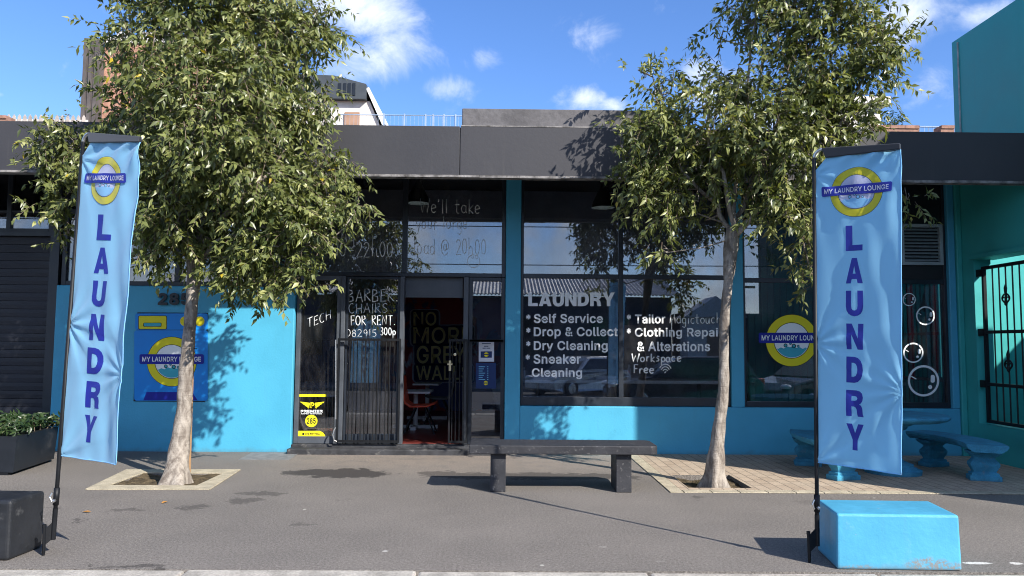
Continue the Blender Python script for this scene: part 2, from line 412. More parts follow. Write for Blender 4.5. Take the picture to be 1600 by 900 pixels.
# bark
m, t, out = new_mat('bark')
tc = t.n('ShaderNodeTexCoord').outputs['Object']
mp = t.n('ShaderNodeMapping', Vector=tc)
mp.inputs['Scale'].default_value = (14, 14, 5)
n1 = t.n('ShaderNodeTexNoise', Vector=mp.outputs[0], Scale=1.0, Detail=8.0, Roughness=0.7, Distortion=0.4).outputs[0]
mp2 = t.n('ShaderNodeMapping', Vector=tc)
mp2.inputs['Scale'].default_value = (5, 5, 38)
n2 = t.n('ShaderNodeTexNoise', Vector=mp2.outputs[0], Scale=1.0, Detail=5.0, Roughness=0.6).outputs[0]
c = t.mix(t.ramp(n1, 0.32, 0.68), (0.13, 0.105, 0.085), (0.42, 0.375, 0.32))
c = t.mix(t.ramp(n2, 0.60, 0.72, 0.0, 0.7), c, (0.07, 0.055, 0.045))
b = t.n('ShaderNodeBsdfPrincipled', Base_Color=c, Roughness=0.85)
bp = t.n('ShaderNodeBump', Strength=0.8, Distance=0.02, Height=t.math('ADD', n1, t.math('MULTIPLY', n2, 0.5)))
t.set(b, 'Normal', bp.outputs[0])
t.set(out, 'Surface', b.outputs[0])


def leaf_mat(name, ca, cb, cc, rough=0.32):
    m, t, out = new_mat(name)
    at = t.n('ShaderNodeAttribute', {'attribute_name': 'tint'}).outputs['Fac']
    c = t.mix(t.ramp(at, 0.0, 0.75, smooth=False), ca, cb)
    c = t.mix(t.ramp(at, 0.75, 0.97, smooth=False), c, cc)
    c = t.mix(t.math('GREATER_THAN', at, 0.985), c, (0.55, 0.42, 0.04))
    b = t.n('ShaderNodeBsdfPrincipled', Base_Color=c, Roughness=rough)
    b.inputs['Specular IOR Level'].default_value = 0.55
    tl = t.n('ShaderNodeBsdfTranslucent', Color=t.mix(1.0, c, (1.0, 1.0, 0.45), 'MULTIPLY'))
    mx = t.n('ShaderNodeMixShader', i0=0.34, i1=b.outputs[0], i2=tl.outputs[0])
    t.set(out, 'Surface', mx.outputs[0])


leaf_mat('leaf', (0.066, 0.092, 0.028), (0.250, 0.278, 0.088), (0.46, 0.465, 0.20), 0.36)
leaf_mat('shrub_leaf', (0.022, 0.050, 0.018), (0.055, 0.095, 0.035), (0.12, 0.15, 0.06))
pmat('twig', (0.20, 0.155, 0.115), 0.8, 0.3, var=0.2, vscale=20)


def cloth_mat(name, col, trans, rough=0.42, sheen=0.3):
    m, t, out = new_mat(name)
    tc = t.n('ShaderNodeTexCoord').outputs['Object']
    n1 = t.n('ShaderNodeTexNoise', Vector=tc, Scale=420.0, Detail=2.0).outputs[0]
    b = t.n('ShaderNodeBsdfPrincipled', Base_Color=c4(col), Roughness=rough)
    b.inputs['Specular IOR Level'].default_value = 0.5
    b.inputs['Sheen Weight'].default_value = sheen
    bp = t.n('ShaderNodeBump', Strength=0.12, Distance=0.002, Height=n1)
    t.set(b, 'Normal', bp.outputs[0])
    tl = t.n('ShaderNodeBsdfTranslucent', Color=c4(col))
    mx = t.n('ShaderNodeMixShader', i0=trans, i1=b.outputs[0], i2=tl.outputs[0])
    t.set(out, 'Surface', mx.outputs[0])


cloth_mat('flag_cloth', (0.31, 0.68, 0.97), 0.36)
cloth_mat('flag_yellow', (0.80, 0.72, 0.02), 0.3)
cloth_mat('flag_lavender', (0.66, 0.70, 0.92), 0.3)
cloth_mat('flag_navy', (0.016, 0.026, 0.33), 0.08, 0.5, 0.0)
cloth_mat('flag_white', (0.85, 0.88, 0.95), 0.3)
cloth_mat('flag_outline', (0.05, 0.12, 0.22), 0.2)
cloth_mat('flag_black', (0.014, 0.015, 0.020), 0.1)


# ------------------------------------------------------------------ mesh builder
WORG = {}


def tag(o, label=None, cat=None, group=None, kind=None):
    if label: o['label'] = label
    if cat: o['category'] = cat
    if group: o['group'] = group
    if kind: o['kind'] = kind
    return o


def thing(name, loc, label, cat, group=None):
    o = bpy.data.objects.new(name, None)
    o.empty_display_size = 0.2
    COL.objects.link(o)
    o.location = tuple(float(v) for v in loc)
    WORG[o.name] = np.array(loc, float)
    return tag(o, label, cat, group)


class MB:
    def __init__(s):
        s.v = []
        s.f = []
        s.m = []

    def add(s, vs, fs, mi=0):
        o = len(s.v)
        s.v.extend([tuple(map(float, p)) for p in vs])
        s.f.extend([tuple(i+o for i in f) for f in fs])
        s.m.extend([mi]*len(fs))
        return s

    def box(s, x0, x1, y0, y1, z0, z1, mi=0):
        if x0 > x1: x0, x1 = x1, x0
        if y0 > y1: y0, y1 = y1, y0
        if z0 > z1: z0, z1 = z1, z0
        v = [(x0, y0, z0), (x1, y0, z0), (x1, y1, z0), (x0, y1, z0), (x0, y0, z1), (x1, y0, z1), (x1, y1, z1), (x0, y1, z1)]
        return s.add(v, [(0, 3, 2, 1), (4, 5, 6, 7), (0, 1, 5, 4), (1, 2, 6, 5), (2, 3, 7, 6), (3, 0, 4, 7)], mi)

    def hexa(s, v, mi=0):
        return s.add(v, [(0, 3, 2, 1), (4, 5, 6, 7), (0, 1, 5, 4), (1, 2, 6, 5), (2, 3, 7, 6), (3, 0, 4, 7)], mi)

    def prism(s, poly, axis, a, b, mi=0):
        """polygon in the two other axes, extruded along axis from a to b"""
        n = len(poly)

        def pt(p, k):
            return {'x': (k, p[0], p[1]), 'y': (p[0], k, p[1]), 'z': (p[0], p[1], k)}[axis]
        v = [pt(p, a) for p in poly]+[pt(p, b) for p in poly]
        fs = [tuple(range(n))[::-1], tuple(range(n, 2*n))]+[(i, (i+1) % n, n+(i+1) % n, n+i) for i in range(n)]
        return s.add(v, fs, mi)

    def tube(s, pts, rad, n=8, mi=0, cap=True):
        pts = [np.array(p, float) for p in pts]
        if not isinstance(rad, (list, tuple)): rad = [rad]*len(pts)
        vs, fs = [], []
        ref = None
        for i, p in enumerate(pts):
            tv = pts[min(i+1, len(pts)-1)]-pts[max(i-1, 0)]
            tv = tv/(np.linalg.norm(tv)+1e-9)
            if ref is None:
                ref = np.array([0, 0, 1.0]) if abs(tv[2]) < 0.9 else np.array([1.0, 0, 0])
            u = np.cross(tv, ref)
            u /= (np.linalg.norm(u)+1e-9)
            w = np.cross(u, tv)
            ref = w
            for k in range(n):
                a = 2*math.pi*k/n
                vs.append(p+rad[i]*(math.cos(a)*u+math.sin(a)*w))
        for i in range(len(pts)-1):
            for k in range(n):
                a, b = i*n+k, i*n+(k+1) % n
                fs.append((a, b, b+n, a+n))
        if cap:
            fs.append(tuple(range(n))[::-1])
            fs.append(tuple(range((len(pts)-1)*n, len(pts)*n)))
        return s.add(vs, fs, mi)

    def lathe(s, c, prof, n=24, mi=0, ax='z', cap=True):
        vs, fs = [], []
        for (r, h) in prof:
            for k in range(n):
                a = 2*math.pi*k/n
                x, y = r*math.cos(a), r*math.sin(a)
                vs.append({'z': (c[0]+x, c[1]+y, c[2]+h), 'x': (c[0]+h, c[1]+x, c[2]+y), 'y': (c[0]+x, c[1]+h, c[2]+y)}[ax])
        for i in range(len(prof)-1):
            for k in range(n):
                a, b = i*n+k, i*n+(k+1) % n
                fs.append((a, b, b+n, a+n))
        if cap:
            fs.append(tuple(range(n))[::-1])
            fs.append(tuple(range((len(prof)-1)*n, len(prof)*n)))
        return s.add(vs, fs, mi)

    def build(s, name, mats, parent=None, smooth=False, bevel=0.0, seg=2, label=None, at=None):
        """link as ONE mesh object; coordinates are world coordinates"""
        if not isinstance(mats, (list, tuple)): mats = [mats]
        org = WORG[parent.name] if parent is not None else (np.array(at, float) if at is not None else np.zeros(3))
        me = bpy.data.meshes.new(name)
        v = np.array(s.v)-org
        me.from_pydata([tuple(p) for p in v], [], s.f)
        for mname in mats: me.materials.append(MATS[mname])
        if len(mats) > 1: me.polygons.foreach_set('material_index', s.m)
        bm = bmesh.new()
        bm.from_mesh(me)
        bmesh.ops.recalc_face_normals(bm, faces=bm.faces)
        bm.to_mesh(me)
        bm.free()
        if smooth: me.polygons.foreach_set('use_smooth', [True]*len(me.polygons))
        o = bpy.data.objects.new(name, me)
        COL.objects.link(o)
        if parent is not None: o.parent = parent
        else: o.location = tuple(org)
        WORG[o.name] = org
        if bevel:
            md = o.modifiers.new('bevel', 'BEVEL')
            md.width = bevel
            md.segments = seg
            md.limit_method = 'ANGLE'
            md.angle_limit = R_(40)
        if label: o['label'] = label
        return o


def mesh_np(name, verts, faces_flat, counts, mats, parent, mat_idx=None, attr=None, smooth=False):
    org = WORG[parent.name] if parent is not None else np.zeros(3)
    me = bpy.data.meshes.new(name)
    v = np.asarray(verts, float)-org
    me.vertices.add(len(v))
    me.vertices.foreach_set('co', v.astype(np.float32).ravel())
    me.loops.add(len(faces_flat))
    me.loops.foreach_set('vertex_index', np.asarray(faces_flat, np.int32))
    starts = np.concatenate([[0], np.cumsum(counts)[:-1]]).astype(np.int32)
    me.polygons.add(len(counts))
    me.polygons.foreach_set('loop_start', starts)
    for mn in mats: me.materials.append(MATS[mn])
    if mat_idx is not None: me.polygons.foreach_set('material_index', np.asarray(mat_idx, np.int32))
    if attr is not None:
        a = me.attributes.new('tint', 'FLOAT', 'POINT')
        a.data.foreach_set('value', np.asarray(attr, np.float32))
    me.update(calc_edges=True)
    me.validate()
    o = bpy.data.objects.new(name, me)
    COL.objects.link(o)
    if parent is not None: o.parent = parent
    WORG[o.name] = org
    return o


# ------------------------------------------------------------------ flat artwork: text, discs, rings, mapped on a surface
GLYPHS = {
    ' ': (188, []),
    '&': (448, ['197,-7 150,-2 110,12 78,34 54,62 39,96 34,133 37,163 47,189 85,235 140,279 216,335 237,352 255,375 262,405 258,427 245,445 226,457 201,461 168,453 145,431 137,399 145,363 169,327 204,284 438,0 364,0 171,231 121,293 87,344 78,370 75,398 79,430 91,458 109,481 134,499 165,510 200,513 235,510 266,499 290,482 308,459 320,433 324,404 315,362 291,325 256,293 154,217 128,195 110,174 100,154 97,131 100,108 109,87 143,57 166,49 193,46 223,50 251,59 278,75 301,95 321,121 336,151 346,186 349,224 408,224 405,180 397,144 371,92 345,62 333,47 305,23 271,7 234,-3']),
    '*': (453, ['201,223 206,331 114,272 89,315 186,365 89,415 114,459 206,400 201,509 250,509 246,400 337,459 362,415 266,365 362,315 337,272 246,331 250,223']),
    '.': (188, ['95,-4 63,9 50,41 63,73 95,87 128,73 141,41 128,9']),
    '0': (453, ['227,-7 174,1 130,24 95,62 69,113 57,155 50,202 48,254 50,306 57,353 69,395 95,447 130,484 174,508 227,516 279,508 323,484 358,447 384,395 396,353 403,306 405,254 403,202 396,155 384,113 359,62 323,24 279,1', '227,50 261,56 290,74 313,103 330,144 340,194 344,254 340,314 330,365 313,405 290,435 261,453 227,460 192,453 163,435 140,405 123,365 113,314 109,254 113,194 123,144 140,103 163,74 192,56']),
    '1': (453, ['76,0 76,55 391,55 391,0', '276,509 276,0 212,0 212,448 209,448 86,358 86,427 198,509']),
    '2': (453, ['64,0 64,47 234,229 282,282 311,327 320,371 317,397 308,419 273,449 224,460 196,457 172,447 153,433 139,413 130,390 127,362 66,362 71,405 86,442 111,473 143,496 182,511 225,516 268,511 306,497 337,474 361,445 376,411 381,372 371,318 357,290 336,259 267,180 153,60 153,57 389,57 389,0']),
    '3': (453, ['218,-7 173,-3 133,10 98,30 70,57 52,91 44,132 109,132 115,107 126,87 144,71 165,59 219,50 248,53 275,61 297,74 315,93 325,116 329,145 326,172 316,196 299,217 275,234 242,244 201,248 157,248 157,299 288,448 288,452 70,452 70,509 372,509 372,461 211,278 211,289 264,288 308,276 344,253 371,222 387,186 393,145 387,103 370,66 344,36 309,12 266,-2']),
    '4': (453, ['40,105 40,158 247,509 311,509 109,166 109,163 413,163 413,105', '282,0 282,121 282,146 282,318 343,318 343,0']),
    '5': (453, ['221,-7 178,-2 140,11 108,32 83,60 66,93 60,130 122,130 138,89 173,60 221,50 250,53 276,64 298,82 314,104 324,131 328,162 324,193 314,221 297,244 275,262 248,273 218,277 167,268 128,246 67,253 96,509 366,509 366,452 151,452 134,301 136,301 178,325 229,334 263,330 294,321 321,306 345,285 364,260 379,231 388,199 391,163 385,117 369,76 343,41 309,15 268,-1']),
    '6': (453, ['226,-7 182,-1 142,15 109,40 84,74 69,115 64,162 68,199 80,239 102,285 137,340 252,509 322,509 151,261 145,261 165,288 196,307 235,314 278,309 316,295 346,271 370,240 384,201 389,157 384,112 368,73 343,39 310,14 271,-2', '226,48 254,52 279,63 299,79 314,101 324,128 327,157 324,187 314,213 299,235 279,251 254,262 226,265 198,262 174,252 153,235 138,214 128,188 125,158 128,128 138,102 153,79 174,63 198,52']),
    '7': (453, ['97,0 323,448 323,452 62,452 62,509 391,509 391,449 165,0']),
    '8': (453, ['226,-7 178,-2 136,11 101,33 74,62 57,96 52,135 55,166 65,195 81,220 101,241 125,256 153,265 153,267 119,282 93,308 76,342 70,380 75,417 90,450 114,477 146,498 184,511 226,516 269,511 306,498 337,477 361,450 377,417 382,380 376,342 359,308 333,282 300,267 300,265 327,256 351,241 372,220 387,195 397,166 401,135 395,96 378,62 352,33 317,11 275,-2', '226,49 258,52 285,60 307,74 323,91 333,113 337,139 333,165 322,189 305,208 283,223 256,232 226,235 196,232 169,223 147,208 130,189 119,165 115,139 119,113 129,91 145,74 167,60 195,52', '226,290 274,300 307,330 316,351 319,376 308,420 275,449 226,460 177,449 145,420 136,399 133,376 136,351 145,330 178,300']),
    '9': (453, ['226,516 271,510 310,494 343,468 368,434 384,393 389,347 385,309 373,270 350,224 315,168 200,0 130,0 301,248 307,248 287,221 257,202 218,195 175,199 137,214 106,237 83,269 68,307 64,352 69,397 85,436 110,469 143,494 182,510', '226,460 199,457 174,446 154,429 138,407 129,381 125,352 129,322 138,295 154,274 174,257 199,247 226,243 254,247 279,257 299,273 314,295 324,321 327,350 324,381 314,407 299,429 279,446 254,457']),
    'A': (480, ['16,0 201,509 276,509 463,0 395,0 287,302 264,372 232,478 245,478 213,371 191,302 85,0', '110,142 110,199 370,199 370,142']),
    'C': (510, ['267,-7 205,1 150,25 104,63 70,115 53,157 44,203 40,254 44,305 53,352 70,393 104,445 150,484 205,508 267,516 305,513 340,504 373,490 402,471 427,447 448,418 463,385 473,348 408,348 389,395 357,428 315,449 267,456 223,450 184,432 150,403 125,364 109,314 103,254 109,194 125,145 151,105 184,76 223,59 267,53 315,60 357,81 389,114 408,160 473,160 463,124 448,91 428,62 402,38 373,19 341,5 305,-4']),
    'D': (502, ['219,0 96,0 96,57 215,57 272,63 318,81 354,110 379,149 394,198 399,255 394,312 379,361 354,399 320,428 275,446 221,452 93,452 93,509 225,509 294,501 353,478 399,441 433,391 455,329 462,255 455,181 433,119 398,68 351,31 291,8', '125,509 125,0 60,0 60,509']),
    'E': (419, ['60,0 60,509 372,509 372,452 125,452 125,286 355,286 355,229 125,229 125,57 375,57 375,0']),
    'G': (520, ['269,-7 205,1 149,25 104,64 69,116 53,157 43,203 40,254 43,305 53,352 69,393 103,445 149,484 203,508 265,516 304,513 340,504 374,489 403,469 429,445 449,416 465,384 474,349 408,349 387,393 356,427 315,448 265,456 222,450 183,432 150,404 125,364 109,314 103,254 109,194 125,145 151,105 184,76 224,59 269,53 309,57 345,71 374,93 396,123 410,160 415,202 434,199 283,199 283,256 478,256 478,200 471,141 451,91 419,50 377,19 326,0']),
    'I': (300, ['31,0 31,57 118,57 118,452 31,452 31,509 269,509 269,452 183,452 183,57 269,57 269,0']),
    'L': (393, ['60,0 60,509 125,509 125,57 361,57 361,0']),
    'M': (628, ['60,0 60,509 152,509 277,187 287,159 299,123 311,84 322,49 307,49 318,83 330,121 342,158 352,187 476,509 568,509 568,0 504,0 504,291 504,327 505,369 506,413 507,457 513,457 498,409 482,363 467,322 456,291 342,0 286,0 170,291 159,321 145,361 129,408 112,457 119,457 120,416 121,372 122,328 122,291 122,0']),
    'N': (523, ['60,0 60,509 136,509 343,183 363,151 388,107 414,55 405,54 401,108 399,157 399,195 399,509 463,509 463,0 387,0 202,290 177,331 148,381 108,452 119,454 122,384 124,328 125,291 125,0']),
    'O': (533, ['267,-7 205,1 150,25 105,63 70,115 53,157 44,203 40,254 44,305 53,352 70,393 105,445 150,484 205,508 267,516 329,508 384,484 429,445 464,393 480,352 490,305 493,254 490,203 480,157 464,115 429,63 384,25 329,1', '267,53 310,59 349,76 383,105 408,144 425,194 430,254 425,314 408,365 383,404 349,433 310,450 267,456 223,450 184,433 151,404 125,364 109,314 103,254 109,194 125,144 151,105 184,76 223,59']),
    'P': (445, ['60,0 60,509 235,509 289,503 332,487 366,462 390,430 404,391 409,348 404,304 390,265 366,233 332,207 289,191 235,186 109,186 109,242 233,242 269,246 297,256 318,272 333,294 342,319 344,348 342,376 333,402 318,423 297,439 268,449 232,452 125,452 125,0']),
    'R': (449, ['60,0 60,509 236,509 290,504 333,489 367,465 390,433 405,395 409,352 405,309 390,271 367,240 333,217 289,203 236,198 96,198 96,255 234,255 269,258 298,267 319,281 334,300 342,324 345,352 342,380 334,405 319,425 298,440 269,449 233,452 125,452 125,0', '353,0 230,229 303,229 428,0']),
    'S': (447, ['224,-9 172,-4 128,9 91,31 64,60 46,96 38,137 104,137 110,110 123,88 142,71 166,59 224,49 257,52 286,60 311,74 329,92 341,114 346,139 342,161 332,179 296,205 245,222 184,239 128,260 86,289 60,326 52,372 58,413 75,448 102,476 138,498 180,511 227,516 275,511 316,498 351,476 377,449 394,415 401,378 337,378 326,412 302,437 267,453 225,459 194,456 167,448 145,435 129,418 118,398 115,376 119,352 131,334 169,308 212,293 264,279 312,264 359,238 379,220 395,198 405,171 408,139 403,99 386,64 360,34 323,11 278,-4']),
    'T': (449, ['32,452 32,509 417,509 417,452 257,452 257,0 193,0 193,452']),
    'U': (517, ['259,-8 203,-2 154,15 114,43 85,80 66,124 60,173 60,509 124,509 124,178 128,144 141,113 160,87 187,68 220,56 259,52 298,56 331,68 357,87 377,113 389,144 393,178 393,509 457,509 457,173 451,124 433,80 403,43 363,15 315,-2']),
    'W': (686, ['155,0 16,509 82,509 163,196 175,145 187,94 197,40 189,40 200,94 211,145 224,196 306,509 380,509 462,196 474,145 486,94 497,40 488,40 499,94 510,145 523,196 603,509 670,509 530,0 455,0 368,323 351,391 336,475 350,475 335,395 318,323 230,0']),
    'Y': (472, ['203,0 203,208 16,509 91,509 192,344 222,292 250,230 224,230 251,293 280,344 381,509 455,509 268,208 268,0']),
    'a': (389, ['160,-9 126,-5 94,5 68,22 48,45 35,73 30,108 34,138 43,161 78,193 125,211 178,220 234,227 265,235 276,255 276,257 267,297 240,322 196,331 149,322 118,301 100,274 41,291 57,322 79,346 104,364 133,375 194,384 239,379 286,360 306,343 322,320 333,290 337,251 337,0 277,0 277,52 272,52 252,25 215,1 190,-6', '170,45 202,49 228,59 248,74 263,93 276,138 276,190 259,182 231,176 200,171 175,168 134,159 103,139 92,105 102,72 130,52']),
    'c': (396, ['207,-8 159,-2 117,16 82,46 56,85 40,133 34,187 40,243 56,291 82,330 117,360 159,378 207,384 260,377 305,356 340,322 362,277 303,262 290,289 270,311 242,325 207,330 173,325 145,310 124,287 108,258 99,224 96,187 99,151 108,117 124,89 145,66 173,51 207,46 243,52 271,66 292,89 304,117 363,102 341,56 306,21 261,-1']),
    'd': (424, ['195,-8 151,-2 111,16 79,45 55,84 39,133 34,189 39,245 55,293 79,332 112,361 151,378 196,384 228,381 253,373 287,346 306,319 311,319 311,509 372,509 372,0 313,0 313,59 307,59 287,31 252,4 227,-5', '205,47 236,51 263,65 284,86 299,115 309,150 312,189 309,229 300,263 284,291 263,312 237,325 205,330 172,325 145,311 124,290 108,261 99,227 96,189 99,151 109,117 124,88 145,66 172,51']),
    'e': (404, ['212,-8 161,-2 117,16 82,46 56,85 40,132 34,187 39,242 55,290 81,329 115,359 157,378 205,384 236,382 266,374 294,361 319,341 341,315 357,282 368,242 371,194 371,169 75,169 75,221 338,221 310,202 307,237 298,269 283,294 263,314 237,326 205,330 173,326 146,313 125,294 109,270 99,241 96,211 96,178 100,139 110,106 128,80 151,61 179,50 212,46 254,53 285,73 306,105 365,91 353,63 335,39 311,19 283,4 249,-5']),
    'f': (254, ['228,379 228,327 6,327 6,379', '81,0 81,432 84,461 96,486 113,505 135,519 161,527 187,530 222,527 243,521 227,468 215,472 195,474 171,470 154,460 145,443 142,419 142,0']),
    'g': (425, ['207,-151 168,-148 134,-140 105,-127 82,-110 51,-69 101,-41 122,-66 154,-88 207,-97 249,-92 282,-75 304,-47 311,-6 311,68 306,68 287,41 252,16 227,8 195,5 152,10 113,27 80,53 55,90 39,136 34,191 39,246 55,293 80,332 112,361 152,378 196,384 228,382 253,373 288,346 308,319 313,319 313,379 372,379 372,-9 367,-54 350,-90 324,-117 291,-136 251,-147', '205,59 237,63 264,75 285,95 300,121 309,154 312,193 309,231 300,264 285,291 264,312 237,325 205,330 172,325 145,312 124,290 109,262 99,229 96,193 99,155 109,123 124,96 145,76 172,63']),
    'h': (410, ['114,227 114,0 53,0 53,509 114,509 114,287 102,287 124,332 152,362 187,379 227,384 264,380 295,369 321,349 341,321 353,285 357,240 357,0 296,0 296,235 290,275 273,304 246,323 210,329 184,326 161,317 141,303 126,283 117,257']),
    'i': (167, ['53,0 53,379 114,379 114,0', '84,443 54,455 41,483 54,512 84,524 114,512 126,483 114,455']),
    'k': (381, ['110,137 110,212 121,212 284,379 360,379 184,199 177,199', '53,0 53,509 114,509 114,0', '294,0 148,186 191,229 372,0']),
    'l': (189, ['139,-2 101,3 74,20 58,47 53,84 53,509 114,509 114,99 120,62 146,52 160,53 170,54 181,3 162,-1']),
    'n': (410, ['114,227 114,0 53,0 53,379 112,379 112,287 102,287 124,332 152,362 187,379 227,384 264,380 295,369 321,349 341,321 353,285 357,240 357,0 296,0 296,235 290,275 273,304 246,323 210,329 184,326 161,317 141,303 126,283 117,257']),
    'o': (415, ['207,-8 159,-2 117,16 82,46 56,85 40,133 34,187 40,243 56,291 82,330 117,360 159,378 207,384 256,378 299,360 333,330 359,291 376,243 381,187 376,133 359,85 333,46 299,16 256,-2', '207,46 242,51 270,66 292,89 307,117 316,151 319,187 316,224 307,258 292,287 270,310 242,325 207,330 173,325 145,310 124,287 108,258 99,224 96,187 99,151 108,117 124,89 145,66 173,51']),
    'p': (424, ['53,-143 53,379 112,379 112,319 118,319 137,346 171,373 197,381 229,384 274,378 313,361 345,332 370,293 385,245 390,189 385,133 370,84 346,45 313,16 274,-2 229,-8 198,-5 173,4 138,31 118,59 114,59 114,-143', '220,47 253,51 279,66 301,88 316,117 325,151 328,189 325,227 316,261 301,290 280,311 253,325 220,330 188,325 161,312 140,291 125,263 116,229 113,189 116,150 125,115 140,86 162,65 188,51']),
    'r': (259, ['53,0 53,379 112,379 112,321 115,321 130,347 152,367 181,380 213,385 229,384 243,384 243,322 230,324 207,326 159,315 126,284 117,262 114,237 114,0']),
    's': (365, ['182,-8 145,-5 112,3 84,18 62,38 45,63 36,94 94,107 105,79 124,60 150,49 181,45 217,50 244,62 262,81 268,103 254,136 212,155 149,170 104,186 72,208 53,237 47,274 51,305 65,332 87,354 115,370 149,381 187,384 223,381 254,372 279,358 299,339 314,316 324,290 268,277 243,316 219,328 187,333 156,329 131,317 114,299 109,277 112,258 124,243 172,223 229,209 275,194 306,171 325,142 331,107 326,75 312,47 290,24 260,6 223,-5']),
    't': (227, ['204,379 204,327 6,327 6,379', '65,471 126,471 126,98 136,61 170,50 185,51 202,54 213,2 192,-3 168,-4 125,2 92,21 72,52 65,93']),
    'v': (389, ['163,0 17,379 84,379 165,155 187,87 206,21 184,21 203,87 224,155 305,379 371,379 226,0']),
    'w': (567, ['138,0 23,379 87,379 133,214 154,137 175,41 165,41 186,135 206,214 252,379 316,379 362,214 382,136 402,41 391,41 413,135 434,214 480,379 545,379 429,0 368,0 319,172 305,225 291,280 277,338 291,338 277,280 263,225 248,172 199,0']),
    'y': (389, ['47,-139 61,-86 71,-87 104,-89 130,-74 151,-36 163,-1 17,379 84,379 165,155 187,87 206,21 184,21 202,87 224,155 305,379 371,379 204,-58 177,-107 139,-136 91,-145 65,-143']),
}

# heavy capitals for the big laundry lettering: outer contour and hole per letter
HEAVY = {
    'L': [[(0, 0), (0, 100), (29, 100), (29, 23), (76, 23), (76, 0)]],
    'A': [[(0, 0), (36, 100), (67, 100), (103, 0), (72, 0), (66.5, 17), (36, 17), (30.5, 0)], [(42.5, 38), (60, 38), (51.5, 69)]],
    'U': [[(0, 100), (29, 100), (29, 40), (31, 28), (37, 22), (46, 20), (55, 22), (61, 28), (63, 40), (63, 100), (92, 100), (92, 38), (88, 20), (78, 7), (64, 0), (46, -3), (28, 0), (14, 7), (4, 20), (0, 38)]],
    'N': [[(0, 0), (0, 100), (29, 100), (64, 42), (64, 100), (92, 100), (92, 0), (63, 0), (28, 58), (28, 0)]],
    'D': [[(0, 0), (0, 100), (44, 100), (64, 96), (80, 85), (89, 70), (92, 50), (89, 30), (80, 15), (64, 4), (44, 0)], [(29, 23), (41, 23), (53, 27), (60, 37), (62, 50), (60, 63), (53, 73), (41, 77), (29, 77)]],
    'R': [[(0, 0), (0, 100), (54, 100), (72, 97), (84, 89), (89, 74), (86, 61), (77, 51), (68, 47), (79, 42), (84, 30), (86, 10), (91, 0), (60, 0), (57, 10), (55, 26), (50, 35), (40, 38), (29, 38), (29, 0)], [(29, 60), (46, 60), (56, 63), (60, 69), (56, 76), (46, 78), (29, 78)]],
    'Y': [[(0, 100), (32, 100), (49.5, 65), (67, 100), (99, 100), (64, 39), (64, 0), (35, 0), (35, 39)]],
}
_tc = {}


def _embolden(q, d):
    """move a closed contour to its left by d (outer contours grow, holes shrink)"""
    n = len(q)
    out_ = []
    for i in range(n):
        a, b, c = (np.array(q[(i+k) % n], float) for k in (-1, 0, 1))
        e1, e2 = b-a, c-b
        e1 /= np.linalg.norm(e1)+1e-9
        e2 /= np.linalg.norm(e2)+1e-9
        n1, n2 = np.array([-e1[1], e1[0]]), np.array([-e2[1], e2[0]])
        m_ = n1+n2
        m_ /= np.linalg.norm(m_)+1e-9
        out_.append(b+m_*d/max(.5, float(m_ @ n1)))
    return out_


def text2d(body, bold=0.0, space=1.0, heavy=False):
    """verts (n,3: x, y, layer) and faces of a line of sans-serif type, fitted to the unit box"""
    key = (body, bold, space, heavy)
    if key not in _tc:
        V_, F_ = [], []
        x = 0.0
        for ch in body:
            if heavy:
                cs = [[(a/200, b/200) for a, b in c] for c in HEAVY[ch]]
                wmax = max(a for c in cs for a, b in c)
                groups = [cs]
                adv = wmax+.045
            else:
                ad, cont = GLYPHS[ch]
                adv = ad/1000*space+bold*1.2
                cs = [[tuple(int(v)/1000 for v in w.split(',')) for w in c.split()] for c in cont]
                ar = [sum(c[i][0]*c[(i+1) % len(c)][1]-c[(i+1) % len(c)][0]*c[i][1] for i in range(len(c))) for c in cs]
                outer = [c for c, a in zip(cs, ar) if a < 0]
                holes = [c for c, a in zip(cs, ar) if a >= 0]
                groups = [[o] for o in outer]
                for h in holes:
                    hx, hy = np.mean(h, 0)
                    best = max(groups, key=lambda g_: (min(p[0] for p in g_[0]) < hx < max(p[0] for p in g_[0]) and min(p[1] for p in g_[0]) < hy < max(p[1] for p in g_[0])))
                    best.append(h)
            for gi, g_ in enumerate(groups):
                cu = bpy.data.curves.new('type', 'CURVE')
                cu.dimensions = '2D'
                cu.fill_mode = 'BOTH'
                for q in g_:
                    if bold and not heavy: q = _embolden(q, bold)
                    sp_ = cu.splines.new('POLY')
                    sp_.points.add(len(q)-1)
                    sp_.use_cyclic_u = True
                    for pt, w in zip(sp_.points, q):
                        pt.co = (x+w[0], w[1], 0, 1)
                ob = bpy.data.objects.new('type', cu)
                COL.objects.link(ob)
                dg = bpy.context.evaluated_depsgraph_get()
                me = ob.evaluated_get(dg).to_mesh()
                o_ = len(V_)
                V_ += [(p.co[0], p.co[1], gi) for p in me.vertices]
                F_ += [tuple(i+o_ for i in p.vertices) for p in me.polygons]
                ob.evaluated_get(dg).to_mesh_clear()
                bpy.data.objects.remove(ob)
                bpy.data.curves.remove(cu)
            x += adv
        v = np.array(V_)
        lo, hi = v.min(0), v.max(0)
        v[:, :2] = (v[:, :2]-lo[:2])/(hi[:2]-lo[:2])
        _tc[key] = (v, F_)
    return _tc[key]


def text_box(body, x0, y0, x1, y1, bold=0.0, space=1.0, heavy=False):
    v, fs = text2d(body, bold, space, heavy)
    return np.stack([x0+v[:, 0]*(x1-x0), y0+v[:, 1]*(y1-y0), v[:, 2]*.0004], 1), fs


def disc2d(cx, cy, rx, ry, n=48):
    a = np.linspace(0, 2*math.pi, n, endpoint=False)
    v = np.stack([cx+rx*np.cos(a), cy+ry*np.sin(a)], 1)
    v = np.vstack([v, [[cx, cy]]])
    return v, [(i, (i+1) % n, n) for i in range(n)]


